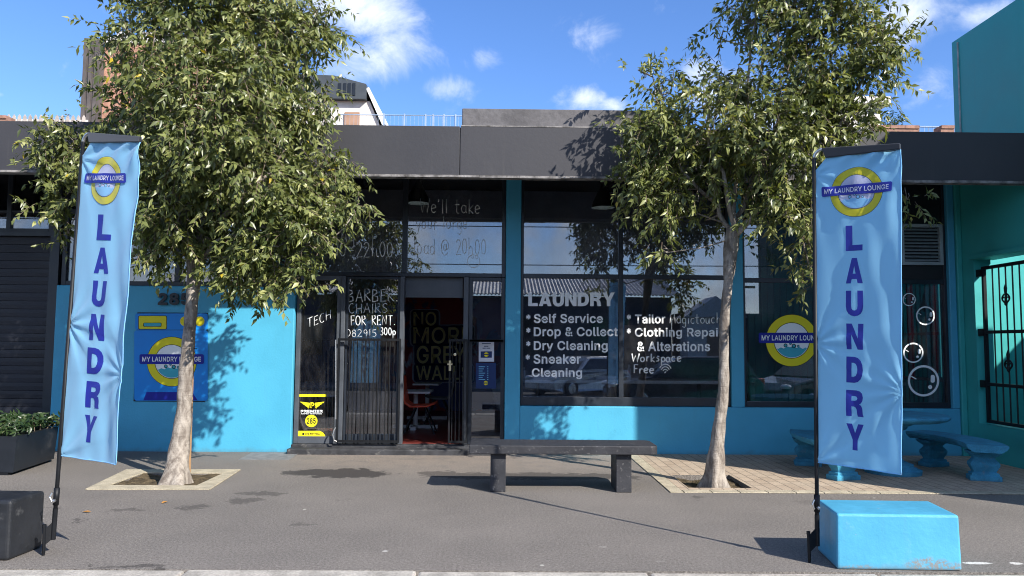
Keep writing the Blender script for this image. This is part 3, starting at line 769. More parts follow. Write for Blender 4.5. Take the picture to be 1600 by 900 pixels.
def ring2d(cx, cy, r0, r1, n=48, k=1.0):
    a = np.linspace(0, 2*math.pi, n, endpoint=False)
    v = np.vstack([np.stack([cx+r*np.cos(a), cy+r*k*np.sin(a)], 1) for r in (r0, r1)])
    return v, [(i, (i+1) % n, n+(i+1) % n, n+i) for i in range(n)]


def poly2d(pts):
    return np.array(pts, float), [tuple(range(len(pts)))]


def rrect2d(x0, y0, x1, y1, r, n=5):
    pts = []
    for cx, cy, a0 in ((x1-r, y0+r, -90), (x1-r, y1-r, 0), (x0+r, y1-r, 90), (x0+r, y0+r, 180)):
        for k in range(n+1):
            a = R_(a0+90*k/n)
            pts.append((cx+r*math.cos(a), cy+r*math.sin(a)))
    return poly2d(pts)


def art(name, shapes, fmap, mats, parent, maxlen=None, label=None):
    """shapes: list of (verts2d, faces, material index, offset); one mesh, each shape mapped onto the surface"""
    bm = bmesh.new()
    lay = bm.verts.layers.float.new('off')
    for v, fs, mi, off in shapes:
        bv = []
        for p in v:
            q = bm.verts.new((p[0], p[1], 0))
            q[lay] = off+(p[2] if len(p) > 2 else 0.0)
            bv.append(q)
        for f in fs:
            try:
                fc = bm.faces.new([bv[i] for i in f])
                fc.material_index = mi
            except ValueError:
                pass
    bmesh.ops.triangulate(bm, faces=[f for f in bm.faces if len(f.verts) > 4])
    if maxlen:
        for _ in range(6):
            es = [e for e in bm.edges if e.calc_length() > maxlen]
            if not es: break
            bmesh.ops.subdivide_edges(bm, edges=es, cuts=1, use_grid_fill=False)
            bmesh.ops.triangulate(bm, faces=[f for f in bm.faces if len(f.verts) > 4])
    org = WORG[parent.name]
    for q in bm.verts:
        w = np.array(fmap(q.co.x, q.co.y, q[lay]))-org
        q.co = Vector(w)
    me = bpy.data.meshes.new(name)
    bm.to_mesh(me)
    bm.free()
    for mn in mats: me.materials.append(MATS[mn])
    o = bpy.data.objects.new(name, me)
    COL.objects.link(o)
    o.parent = parent
    WORG[o.name] = org
    if label: o['label'] = label
    return o


def plane_map(Y):
    """artwork given in photograph pixels (y upwards negative) laid on the plane y = Y, facing the street"""
    return lambda u, v, off: P(u, -v, Y)+np.array([0, -off, 0])


def logo_shapes(cx, cy, r, mi, k=1.0, bar=1.0, o=0.0015, solid=0.0):
    """ring badge: mi = (outline, yellow, white, water, navy, type) ; y upwards"""
    L = []
    L.append((*disc2d(cx, cy, r*1.015, r*1.015*k), mi[0], o))
    L.append((*ring2d(cx, cy, r*0.70, r*0.995, k=k), mi[1], o*2))
    L.append((*disc2d(cx, cy, r*0.675, r*0.675*k), mi[2], o*2))
    # water line with a wavy top inside the disc
    a0, a1 = R_(207), R_(333)
    pts = [(cx+r*.655*math.cos(a), cy+r*k*.655*math.sin(a)) for a in np.linspace(a0, a1, 18)]
    xs = np.linspace(pts[-1][0], pts[0][0], 22)[1:-1]
    top = [(x, cy+k*r*(-.30+.07*math.exp(-((x-cx)/(r*.25))**2)+.028*math.sin((x-cx)/r*26))) for x in xs]
    L.append((*poly2d(pts+top), mi[3], o*3))
    for bx, by, br in ((-.24, -.13, .075), (-.05, -.06, .05), (.08, -.15, .085), (.25, -.16, .05)):
        L.append((*ring2d(cx+bx*r, cy+(by-.06)*r*k, br*r*.62, br*r*1.0, 18, k=k), mi[0], o*3))
        L.append((*disc2d(cx+bx*r, cy+(by-.06)*r*k, br*r*.60, br*r*.60*k, 14), mi[3], o*4.2))
    hb = r*.20*k
    L.append((*rrect2d(cx-r*1.36*bar, cy-hb+.10*r*k, cx+r*1.36*bar, cy+hb+.10*r*k, hb*.35), mi[4], o*5.4))
    L.append((*text_box('MY LAUNDRY LOUNGE', cx-r*1.24*bar, cy-hb*.50+.10*r*k, cx+r*1.24*bar, cy+hb*.50+.10*r*k, 0.014), mi[5], o*6.6))
    return L


# single-stroke hand lettering: strokes in a 0..1 box (x right, y up; small letters reach 0.6)
def _arc(cx, cy, rx, ry, a0, a1, n=9):
    return [(cx+rx*math.cos(R_(a)), cy+ry*math.sin(R_(a))) for a in np.linspace(a0, a1, n)]


HAND = {
    'W': (.9, [[(0, 1), (.2, 0), (.42, .75), (.66, 0), (.9, 1)]]), 'e': (.5, [[(.03, .3), (.45, .36)]+_arc(.25, .3, .23, .3, 10, 320)]),
    "'": (.2, [[(.12, 1.0), (.08, .78)]]), 'l': (.25, [[(.1, 1), (.12, 0)]]), 't': (.45, [[(.22, 1), (.2, .1), (.32, 0), (.42, .06)], [(0, .62), (.45, .66)]]),
    'a': (.55, [_arc(.25, .28, .23, .28, 40, 330), [(.47, .56), (.46, .1), (.55, 0)]]), 'k': (.5, [[(.08, 1), (.08, 0)], [(.45, .6), (.1, .28), (.48, 0)]]),
    'y': (.5, [[(.02, .58), (.22, .12)], [(.48, .6), (.2, -.35), (.02, -.42)]]), 'o': (.55, [_arc(.26, .28, .24, .28, 80, 440)]),
    'u': (.55, [[(.05, .58), (.06, .15), (.2, 0), (.36, .06), (.46, .58)], [(.46, .58), (.5, 0)]]), 'r': (.4, [[(.06, .58), (.08, 0)], [(.08, .35), (.2, .56), (.38, .54)]]),
    'g': (.55, [_arc(.25, .3, .23, .27, 30, 330), [(.47, .56), (.46, -.25), (.28, -.42), (.05, -.3)]]), 'd': (.55, [_arc(.24, .28, .22, .28, 40, 330), [(.46, 1), (.47, 0)]]),
    '@': (.9, [_arc(.42, .42, .15, .2, 20, 380), [(.58, .62), (.58, .3), (.72, .26), (.8, .5)]+_arc(.43, .42, .4, .5, 20, 320, 14)]),
    '2': (.55, [_arc(.25, .72, .22, .26, 160, -30)+[(.04, 0), (.52, .02)]]), '0': (.55, [_arc(.26, .5, .23, .48, 90, 450, 14)]),
    'h': (.55, [[(.07, 1.1), (.07, 0)], [(.07, .35), (.22, .56), (.4, .48), (.46, 0)]]), 'n': (.55, [[(.06, .58), (.07, 0)], [(.07, .35), (.22, .56), (.4, .48), (.46, 0)]]),
    'i': (.2, [[(.1, .58), (.1, 0)], [(.1, .8), (.11, .84)]]), '-': (.6, [[(.08, .42), (.55, .45)]]),
    'B': (.6, [[(.06, 1), (.05, 0)], [(.06, 1), (.4, .95), (.45, .72), (.1, .52), (.5, .42), (.52, .1), (.05, 0)]]), 'A': (.65, [[(0, 0), (.32, 1), (.62, 0)], [(.12, .36), (.52, .38)]]),
    'R': (.6, [[(.06, 0), (.06, 1), (.42, .96), (.48, .7), (.1, .5), (.56, 0)]]), 'E': (.5, [[(.46, 1), (.06, .96), (.05, 0), (.5, .04)], [(.06, .5), (.4, .53)]]),
    'C': (.6, [_arc(.33, .5, .3, .5, 60, 305, 12)]), 'H': (.6, [[(.05, 1), (.05, 0)], [(.53, 1), (.53, 0)], [(.05, .5), (.53, .53)]]),
    'I': (.2, [[(.1, 1), (.1, 0)]]), 'S': (.55, [[(.5, .88), (.28, 1), (.06, .8), (.12, .58), (.44, .42), (.5, .2), (.28, 0), (.03, .1)]]),
    'F': (.5, [[(.06, 0), (.06, 1), (.48, 1)], [(.06, .52), (.4, .55)]]), 'O': (.65, [_arc(.32, .5, .29, .49, 90, 450, 14)]),
    'N': (.62, [[(.05, 0), (.05, 1), (.55, 0), (.55, 1)]]), 'T': (.6, [[(.3, 1), (.3, 0)], [(0, 1), (.6, 1)]]), '.': (.2, [[(.08, 0), (.11, .03)]]),
    '3': (.5, [[(.05, .92), (.3, 1), (.44, .78), (.2, .54), (.47, .3), (.3, 0), (.03, .1)]]), '7': (.5, [[(.03, 1), (.48, .98), (.18, 0)]]),
    '5': (.5, [[(.46, 1), (.1, .98), (.08, .58), (.36, .6), (.47, .3), (.3, 0), (.04, .06)]]), '8': (.5, [_arc(.25, .76, .18, .22, -90, 270)+_arc(.25, .27, .22, .27, 90, 450)]),
    '9': (.5, [_arc(.24, .7, .2, .26, 20, 380)+[(.42, .4), (.34, 0)]]), 'M': (.75, [[(.03, 0), (.14, 1), (.36, .3), (.58, 1), (.7, 0)]]),
    'c': (.5, [_arc(.27, .28, .23, .28, 50, 315)]), 'p': (.5, [[(.07, .58), (.07, -.4)], _arc(.27, .3, .2, .28, 150, -150)]), 's': (.45, [[(.4, .54), (.2, .6), (.07, .45), (.35, .25), (.34, .06), (.05, .03)]]),
    '1': (.3, [[(.05, .8), (.16, 1), (.16, 0)]]), 'w': (.7, [[(0, .58), (.16, 0), (.33, .48), (.5, 0), (.68, .58)]]), ' ': (.4, []),
}


def hw(parent, *args, **kw):
    m_ = MB()
    hand(m_, *args, **kw)
    return m_.build('handwriting', 'white_marker', parent, smooth=True)


def hand(mb, body, x0, base, x1, h, Y, r, slant=0.0, rise=0.0, squash=1.0):
    """write body in photograph pixels from x0 to x1, baseline at pixel row base, capital height h, as raised strokes on plane Y"""
    tot = sum(HAND[ch][0]+.14 for ch in body)
    k = (x1-x0)/tot
    x = 0.0
    for ch in body:
        wd, st = HAND[ch]
        jx, jy = random.uniform(-.03, .03), random.uniform(-.05, .05)
        for s in st:
            if len(s) < 1: continue
            pts = []
            for (u, v) in s:
                X = x0+(x+u+jx)*k
                pts.append(P(X+slant*v*h, base-(v+jy)*h-rise*(X-x0), Y))
            mb.tube(pts, r, 6)
        x += wd+.14




def X(px, Y=10.0, py=520):
    return P(px, py, Y)[0]


def Z(py, Y=10.0, px=800):
    return P(px, py, Y)[2]


# ================================================================== SETTING
PIT_L = (-3.78, -2.94, 7.61, 8.34)
PIT_R = (1.86, 2.49, 7.66, 8.44)
SY0, SY1 = 4.88, 10.35


def slab_with_holes(mb, x0, x1, y0, y1, holes, z0, z1):
    xs = sorted({x0, x1, *[h[0] for h in holes], *[h[1] for h in holes]})
    ys = sorted({y0, y1, *[h[2] for h in holes], *[h[3] for h in holes]})
    xs = [x for x in xs if x0 <= x <= x1]
    ys = [y for y in ys if y0 <= y <= y1]
    idx = {}
    vs, fs = [], []

    def vid(x, y, z):
        k = (x, y, z)
        if k not in idx:
            idx[k] = len(vs)
            vs.append(k)
        return idx[k]

    def solid(i, j):
        if not (0 <= i < len(xs)-1 and 0 <= j < len(ys)-1): return False
        cx, cy = (xs[i]+xs[i+1])/2, (ys[j]+ys[j+1])/2
        return not any(h[0] < cx < h[1] and h[2] < cy < h[3] for h in holes)
    for i in range(len(xs)-1):
        for j in range(len(ys)-1):
            if not solid(i, j): continue
            a, b, c, d = xs[i], xs[i+1], ys[j], ys[j+1]
            fs.append((vid(a, c, z1), vid(b, c, z1), vid(b, d, z1), vid(a, d, z1)))
            for (ni, nj, p, q) in ((i-1, j, (a, d), (a, c)), (i+1, j, (b, c), (b, d)), (i, j-1, (a, c), (b, c)), (i, j+1, (b, d), (a, d))):
                if not solid(ni, nj):
                    fs.append((vid(*p, z1), vid(*p, z0), vid(*q, z0), vid(*q, z1)))
    mb.add(vs, fs)


mb = MB()
slab_with_holes(mb, -70, 70, SY0, SY1, [PIT_L, PIT_R], -0.25, 0.0)
tag(mb.build('sidewalk', 'asphalt'), 'grey asphalt pavement with damp patches and grit', kind='structure')

mb = MB()
PX0 = 1.66
slab_with_holes(mb, PX0+.10, 6.065, 7.545, 9.99, [PIT_R], 0.001, 0.006)
tag(mb.build('brick_paving', 'pavers'), 'sandy brick paving in front of the blue wall', kind='structure')
mb = MB()
mb.box(PX0-.03, PX0+.095, 7.42, 9.99, 0.001, 0.009)
nb = 16
w = (6.065-PX0-.10)/nb
for i in range(nb):
    mb.box(PX0+.10+i*w+.004, PX0+.10+(i+1)*w-.004, 7.42, 7.54, 0.001, 0.010)
tag(mb.build('paving_edge', 'pit_concrete', bevel=.003), 'pale concrete edging of the brick paving', kind='structure')

mb = MB()
x = -.5-1.42*17
while x < 24:
    L = 1.42
    j = random.uniform(-.005, .005)
    mb.box(x+.008, x+L-.008, 4.50, SY0-.010-(.035 if x > -.6 else 0), -.30, 0.004+j)
    x += L
tag(mb.build('kerb', 'kerb_concrete', bevel=.018), 'worn pale concrete kerb along the pavement', kind='structure')
mb = MB()
mb.add([(-70, 4.52, -.14), (70, 4.52, -.14), (70, -9.5, -.42), (-70, -9.5, -.42)], [(0, 1, 2, 3)])
tag(mb.build('road', 'road_asphalt'), 'asphalt road in front of the pavement', kind='structure')
mb = MB()
mb.box(-70, 70, -13.5, -9.5, -.60, -.30)
tag(mb.build('far_sidewalk', 'asphalt'), 'pavement across the street seen in the window reflections', kind='structure')
mb = MB()
mb.add([(-900, -900, -.62), (900, -900, -.62), (900, 900, -.62), (-900, 900, -.62)], [(0, 1, 2, 3)])
tag(mb.build('ground', 'earth'), 'bare ground around the street', kind='structure')
# soil in the two planting holes
for h, lab in ((PIT_L, 'soil in the framed tree pit'), (PIT_R, 'soil in the tree pit cut into the brick paving')):
    nx, ny = 22, 18
    mb = MB()
    vs, fs = [], []
    dz = -.004 if h is PIT_L else -.035
    for j in range(ny+1):
        for i in range(nx+1):
            u, v = i/nx, j/ny
            x, y = h[0]+(h[1]-h[0])*u, h[2]+(h[3]-h[2])*v
            d = .02*math.sin(x*17+y*9)*math.sin(y*21)+random.uniform(-.008, .008)
            vs.append((x, y, dz+d*.5-.02*math.exp(-((x-h[0]-.25)**2+(y-h[3]+.12)**2)/.03)))
    for j in range(ny):
        for i in range(nx):
            a = j*(nx+1)+i
            fs.append((a, a+1, a+nx+2, a+nx+1))
    mb.add(vs, fs)
    tag(mb.build('soil', 'soil', smooth=True), lab, kind='structure')

# ================================================================== SHOP BUILDING
WY = 10.0
shop = thing('shop_building', (0, WY, 0), 'long low shop front with blue walls, dark windows and a deep charcoal fascia', 'building')
ZL = Z(447, WY, 300)                  # top of the tall blue wall at the left
ZS = Z(635.5, WY, 1000)               # sill of the shop windows
XL0, XL1 = X(83, WY, 550), X(457, WY, 600)
XP0, XP1 = X(789.5, WY, 500), X(813.5, WY, 500)
XQ0, XQ1 = X(1142.5, WY, 500), X(1162.5, WY, 500)
XR0, XR1 = X(1487, WY, 550), X(1498, WY, 550)
ZT = 3.72                             # underside of the soffit
mb = MB()
mb.box(XL0, XL1, WY, WY+.26, -.1, ZL)
mb.build('wall', 'blue_wall_paint', shop, bevel=.012, label='tall blue painted wall left of the entrance')
mb = MB()
mb.box(XP0, XP1, WY, WY+.24, -.1, ZT)
mb.box(XP1, XR1, WY, WY+.24, -.1, ZS)
mb.box(XQ0, XQ1, WY, WY+.24, ZS, ZT)
mb.box(XR0, XR1, WY, WY+.24, ZS, ZT)
mb.build('wall', 'blue_wall_paint', shop, bevel=.012, label='low blue wall and pillars right of the entrance')
# interior shell
mb = MB()
mb.box(-9.6, 5.9, 15.0, 15.2, .0, ZT)
mb.box(-9.8, -9.6, 10.3, 15.2, .0, ZT)
mb.box(5.72, 5.9, WY+.26, 15.0, .0, ZT)
mb.box(-3.2, -3.05, 10.45, 15.0, .12, ZT)
mb.build('inner_wall', 'room_wall', shop)
mb = MB()
mb.box(-3.04, 5.70, 11.5, 11.6, 2.42, ZT-.001)
mb.build('bulkhead', 'bulkhead_paint', shop)
mb = MB()
mb.box(-9.6, 5.72, WY+.12, 15.0, .0, .11)
mb.build('floor', 'red_floor', shop, label='dark red shop floor')
mb = MB()
mb.box(-9.8, 6.065, 8.76, 15.2, ZT, ZT+.12)
mb.build('ceiling', 'soffit_paint', shop)
# fascia: two charcoal runs with a seam, lip and raised plaster block
FY = 8.52
ZF0, ZF1 = Z(273.5, FY, 700), Z(197, FY, 700)
XS = X(718.5, FY, 240)
mb = MB()
mb.box(-9.8, XS-.004, FY, FY+.23, ZF0, ZF1)
mb.box(XS+.004, 6.065, FY, FY+.23, ZF0, ZF1)
mb.box(XS-.004, XS+.004, FY+.012, FY+.2, ZF0, ZF1-.01)
fas = mb.build('fascia', 'fascia_paint', shop, bevel=.006)
mb = MB()
xx = -9.8
while xx < 6.0:
    L = random.uniform(.25, .7)
    x1 = min(6.065, xx+L)
    mb.box(xx, x1-.002, FY-.010-random.uniform(0, .010), FY+.1, ZF0-.022-random.uniform(0, .008), ZF0-.001)
    xx = x1
mb.build('fascia_lip', 'plaster_edge', fas, label='chipped pale plaster edge under the fascia')
mb = MB()
ZB = Z(170.5, FY+.03, 850)
mb.box(X(722, FY+.03, 180), X(1062, FY+.03, 180), FY+.03, FY+.24, ZF1, ZB)
mb.build('parapet', 'parapet_plaster', shop, bevel=.01, label='rough grey plaster block on the fascia')
mb = MB()
mb.box(X(722, FY, 195)-.01, X(1062, FY, 195)+.01, FY-.004, FY+.03, ZF1-.001, ZF1+.012)
mb.build('ledge', 'plaster_edge', shop)


def frame(name, x0, x1, z0, z1, y0, y1, w, xm=(), zm=(), mat='dark_frame', parent=shop, wb=None, label=None):
    """window frame with vertical mullions xm and horizontal transoms zm (x, halfwidth)"""
    mb = MB()
    wb = wb or w
    mb.box(x0, x0+w, y0, y1, z0, z1)
    mb.box(x1-w, x1, y0, y1, z0, z1)
    mb.box(x0+w, x1-w, y0, y1, z0, z0+wb)
    mb.box(x0+w, x1-w, y0, y1, z1-w, z1)
    segs = sorted(xm)
    for (xc, hw) in segs:
        mb.box(xc-hw, xc+hw, y0+.004, y1-.004, z0+wb, z1-w)
    edges = [x0+w]+[q for (xc, hw) in segs for q in (xc-hw, xc+hw)]+[x1-w]
    for (zc, hw) in zm:
        for i in range(0, len(edges), 2):
            mb.box(edges[i], edges[i+1], y0+.008, y1-.008, zc-hw, zc+hw)
    return mb.build(name, mat, parent, bevel=.004, label=label)


def pane(parent, x0, x1, z0, z1, y):
    mb = MB()
    mb.box(x0, x1, y, y+.008, z0, z1)
    return mb.build('pane', 'window_glass', parent)


GY = WY+.09        # glass plane
FY0, FY1 = WY+.055, WY+.125
# --- window over the tall blue wall, left
zt = Z(431, WY, 700)
w0 = frame('window', XL0+.02, X(470, WY, 400), ZL+.002, ZT-.002, FY0, FY1, .06, xm=[(X(133, WY, 400), .03), (X(275, WY, 400), .035)], zm=[(Z(330, WY, 280), .03)], mat='dark_frame')
for a, b in ((XL0+.07, X(133, WY, 400)-.028), (X(133, WY, 400)+.028, X(275, WY, 400)-.033), (X(275, WY, 400)+.033, X(470, WY, 400)-.055)):
    pane(w0, a, b, ZL+.05, Z(330, WY, 280)-.028, GY)
    pane(w0, a, b, Z(330, WY, 280)+.028, ZT-.05, GY)
mb = MB()
mb.box(X(232, 10.3, 420), X(269, 10.3, 420), 10.3, 10.31, ZL+.03, Z(345, 10.3, 250))
mb.box(X(279, 10.3, 420), X(289, 10.3, 420), 10.3, 10.31, ZL+.03, Z(365, 10.3, 280))
mb.box(X(330, 10.3, 420), X(372, 10.3, 420), 10.3, 10.31, ZL+.03, Z(355, 10.3, 350))
mb.build('paper_blind', 'notice_paper', w0)

# --- roller shutter bay at the far left
mb = MB()
zsh = Z(368, WY, 40)
n = int((zsh-.02)/.105)
for i in range(n):
    z0 = .02+i*(zsh-.02)/n
    z1 = .02+(i+1)*(zsh-.02)/n
    h = z1-z0
    prof = [(WY+.13, z0), (WY+.104, z0+.001), (WY+.1005, z0+h*.5), (WY+.103, z1-.004), (WY+.13, z1-.003)]
    mb.prism(prof, 'x', -9.6, XL0-.12)
mb.build('roller_shutter', 'shutter_paint', shop)
mb = MB()
mb.box(XL0-.12, XL0, WY+.02, WY+.2, 0, ZT)
mb.box(-9.6, XL0-.12, WY+.02, WY+.22, zsh, zsh+.05)
mb.build('shutter_rail', 'dark_frame', shop)
w1 = frame('window', -9.6, XL0-.125, zsh+.052, ZT-.002, FY0, FY1, .05, xm=[(X(10, WY, 320), .03)], zm=[(Z(329, WY, 40), .012)])
pane(w1, -9.55, X(10, WY, 320)-.028, zsh+.1, ZT-.05, GY)
pane(w1, X(10, WY, 320)+.028, XL0-.17, zsh+.1, ZT-.05, GY)

# --- entrance bay
XE0, XE1 = XL1+.015, XP0-.004
zst = Z(694.5, WY+.02, 600)           # top of the step
mb = MB()
mb.box(XL1+.002, XP0+.03, WY-.20, WY-.002, -.05, zst-.035)
mb.box(XL1+.002, XP0-.002, WY-.002, WY+.3, .0, zst)
mb.build('step', 'step_paint', shop, bevel=.012, label='worn black doorstep')
xm1 = X(632, WY, 350)
zE = Z(431.5, WY, 640)
w2 = frame('window', XE0, XE1, zE+.002, ZT-.002, FY0, FY1, .05, xm=[(xm1, .035)], label='big transom window above the entrance')
pane(w2, XE0+.045, xm1-.033, zE+.045, ZT-.045, GY)
pane(w2, xm1+.033, XE1-.045, zE+.045, ZT-.045, GY)
YW = GY-.004
hw(w2, "We'll take", 657, 333, 752, 22, YW, .0050)
hw(w2, 'your large', 650, 358, 732, 20, YW, .0040)
hw(w2, 'load @ 20h00', 646, 397, 762, 24, YW, .0045)
mb = MB()
mb.tube([P(740+10*math.cos(a), 408+10*math.sin(a), YW) for a in np.linspace(-.5, 5.4, 16)], .004, 6)
mb.tube([P(738+2*math.cos(a), 401+3*math.sin(a), YW) for a in np.linspace(0, 6.28, 8)], .003, 6)
mb.tube([P(745+2*math.cos(a), 401+3*math.sin(a), YW) for a in np.linspace(0, 6.28, 8)], .003, 6)
mb.build('smiley_drawing', 'white_marker', w2, smooth=True)
hw(w2, '00-22h00', 519, 401, 617, 24, YW, .0062)
hw(w2, 'ng', 533, 378, 557, 26, YW, .0050)

# lower entrance: sidelight, door leaf, opening, sidelight
zD1 = zE-.002
xa, xb = XE0, X(530, WY, 560)
w3 = frame('sidelight', xa, xb, zst+.002, zD1, FY0, FY1, .055, mat='grey_frame', wb=.09, label='left sidelight with a yellow security sticker')
pane(w3, xa+.05, xb-.05, zst+.085, zD1-.05, GY)
hw(w3, 'TECH', 480, 513, 519, 14, YW, .0045, rise=.42)
A = []
bx = lambda x0, y0, x1, y1: rrect2d(x0, -y1, x1, -y0, .3)
A.append((*bx(466, 616, 510, 620), 0, .001))
for sgn, x0 in ((1, 488), (-1, 488)):
    for k in range(4):
        yy = 627.5+k*2.4
        A.append((*poly2d([(x0+sgn*(4+k*.9), -(yy+1.9)), (x0+sgn*(19-k*3.2), -yy), (x0+sgn*(17.5-k*3.4), -(yy+2.1)), (x0+sgn*(3.5+k*.4), -(yy+5.2))]), 0, .001+.0006*k))
A.append((*text_box('P', 485.2, -637.5, 491, -628.5, .03), 0, .004))
A.append((*text_box('PREMIER', 470, -644.5, 504.5, -640.5, .035), 1, .001))
A.append((*text_box('ARMED RESPONSE', 470, -647.3, 503, -645.6, .02), 1, .001))
A.append((*disc2d(486.5, -657.7, 9.6, 9.6, 32), 0, .001))
A.append((*text_box('285', 479.6, -662.2, 493.4, -653.2, .02), 2, .0025))
A.append((*poly2d([(464, -683.5), (464, -673.2), (500, -673.2), (505, -676), (508, -680), (508.3, -683.5)]), 0, .001))
A.append((*disc2d(474, -678, 1.8, 1.8, 14), 2, .0025))
A.append((*text_box('021 797 9904', 477, -680, 499.5, -676.2, .02), 2, .0025))
art('sticker', A, plane_map(GY-.001), ['yellow_vinyl', 'white_vinyl', 'black_vinyl'], w3)

# entrance posts
mb = MB()
mb.box(xb+.002, X(536.5, WY, 560), WY+.03, WY+.15, zst+.002, zD1)
mb.box(X(623, WY, 560), X(629.5, WY, 560), WY+.03, WY+.15, zst+.002, zD1)
mb.box(X(723, WY, 560), X(731, WY, 560), WY+.03, WY+.15, zst+.002, zD1)
mb.build('door_post', 'grey_frame', shop, bevel=.005)
xd0, xd1 = X(536.5, WY, 560)+.003, X(623, WY, 560)-.003
door = frame('door', xd0, xd1, zst+.004, zD1-.004, FY0+.01, FY1-.005, .032, mat='dark_frame', wb=.12, label='closed glass door leaf with hand lettering')
pane(door, xd0+.028, xd1-.028, zst+.12, zD1-.034, GY)
for args in (('BARBER', 543, 471, 618, 19, YW, .0062), ('CHAIRS', 545, 489, 608, 15, YW, .0054), ('FOR RENT.', 548, 508, 619, 15, YW, .0058), ('082915', 541, 526, 590, 11, YW, .0034), ('300p', 594, 524, 619, 12, YW, .0058)):
    hw(door, *args)
mb = MB()
mb.tube([P(624.5, 560, WY+.02), P(624.5, 577, WY+.02)], .012, 8)
mb.build('handle', 'silver_metal', door)
# lintel panel over the opening
mb = MB()
mb.box(X(630, 10.16, 450), X(723, 10.16, 450), 10.16, 10.20, Z(465, 10.16, 680), zD1)
mb.build('door_head', 'grey_frame', shop)
xs0, xs1 = X(731, WY, 560)+.003, XP0-.006
w4 = frame('sidelight', xs0, xs1, zst+.002, zD1, FY0, FY1, .05, mat='dark_frame', wb=.07, label='right sidelight with two notices')
pane(w4, xs0+.045, xs1-.045, zst+.065, zD1-.045, GY)
A = [(*poly2d([(748, -565), (772, -565), (772, -533.5), (748, -533.5)]), 0, .001),
     (*poly2d([(751, -559), (768.5, -559), (768.5, -549), (751, -549)]), 1, .002), (*disc2d(759.8, -554, 3.6, 3.6, 20), 2, .003),
     (*poly2d([(755.2, -554.8), (764.4, -554.8), (764.4, -553.2), (755.2, -553.2)]), 1, .004),
     *[(*poly2d([(x0, -y-.6), (x1, -y-.6), (x1, -y+.6), (x0, -y+.6)]), 1, .002) for x0, x1, y in ((753, 767, 537), (756, 763, 541), (754, 759, 544), (760, 766, 544))]]
art('notice', A, plane_map(GY-.001), ['notice_paper', 'navy_poster', 'yellow_vinyl'], w4, label='white notice on the glass')
A = [(*poly2d([(743.5, -607), (775, -607), (775, -567), (743.5, -567)]), 0, .001)]
for k in range(7):
    A.append((*poly2d([(748, -(573.6+k*3.3)), (758-(k % 3)*2, -(573.6+k*3.3)), (758-(k % 3)*2, -(572.6+k*3.3)), (748, -(572.6+k*3.3))]), 1, .002))
    A.append((*poly2d([(761, -(573.6+k*3.3)), (763, -(573.6+k*3.3)), (763, -(572.6+k*3.3)), (761, -(572.6+k*3.3))]), 1, .002))
A += [(*disc2d(759, -598.5, 3.4, 3.4, 20), 2, .002), (*poly2d([(754.4, -599.3), (763.6, -599.3), (763.6, -597.7), (754.4, -597.7)]), 0, .003)]
art('price_list', A, plane_map(GY-.001), ['navy_poster', 'sky_vinyl', 'yellow_vinyl'], w4, label='navy price list on the glass')

# --- security gates in front of the entrance


def gate(x0, x1, z0, z1, y, bars, label):
    mb = MB()
    w = .022
    mb.box(x0, x1, y, y+.03, z1-.03, z1)
    mb.box(x0, x1, y, y+.03, z0, z0+.03)
    mb.box(x0, x0+w, y, y+.03, z0+.03, z1-.03)
    mb.box(x1-w, x1, y, y+.03, z0+.03, z1-.03)
    for xb_ in bars:
        mb.tube([(xb_, y+.015, z0+.03), (xb_, y+.015, z1-.03)], .0070, 8)
    return mb.build('security_gate', 'black_metal', shop, label=label)


yg = WY-.05
zg0, zg1 = zst+.03, Z(529, yg, 600)
gx = [X(p, yg, 600) for p in (486, 491.5, 497, 502.5, 508, 513.5, 519)]
yi = WY+.17
gate(X(468, yi, 600), X(524, yi, 600), zg0, zg1, yi, [X(474+4.6*k, yi, 600) for k in range(10)], 'black barred panel behind the left sidelight')
g1 = gate(X(526, yg, 600), X(625, yg, 600), zg0, zg1, yg, [X(p, yg, 600) for p in (545, 551, 564, 570, 583, 589, 602, 608)], 'closed black barred gate before the glass door')
mb = MB()
mb.tube([P(524.5, 531, yg-.02), P(524.5, 655, yg-.02)], .009, 8)
mb.tube([P(524, 668, yg-.02), P(522, 672, yg-.04), P(520, 680, yg-.05), P(522, 688, yg-.05), P(526, 690, yg-.04)], .009, 8)
mb.build('bolt_rod', 'silver_metal', g1)
g2 = gate(X(701, yg, 600), X(731, yg, 600), zg0, zg1, yg, [X(p, yg, 600) for p in (706.5, 712, 718, 724)], 'narrow open gate folded beside the doorway')
mb = MB()
mb.box(*sorted((X(701.5, yg, 570), X(705, yg, 570))), yg-.025, yg-.001, Z(580, yg), Z(564, yg))
mb.box(*sorted((X(699, yg, 570), X(707, yg, 570))), yg-.03, yg-.026, Z(571, yg), Z(568.5, yg))
mb.lathe(P(711, 554, yg-.012), [(.001, -.012), (.018, -.01), (.02, 0), (.016, .008)], 12, ax='y')
mb.build('lock', 'brass', g2)
gate(X(733, yg, 600), X(786, yg, 600), zg1-.035, zg1, yg, [], 'rail across the right sidelight')

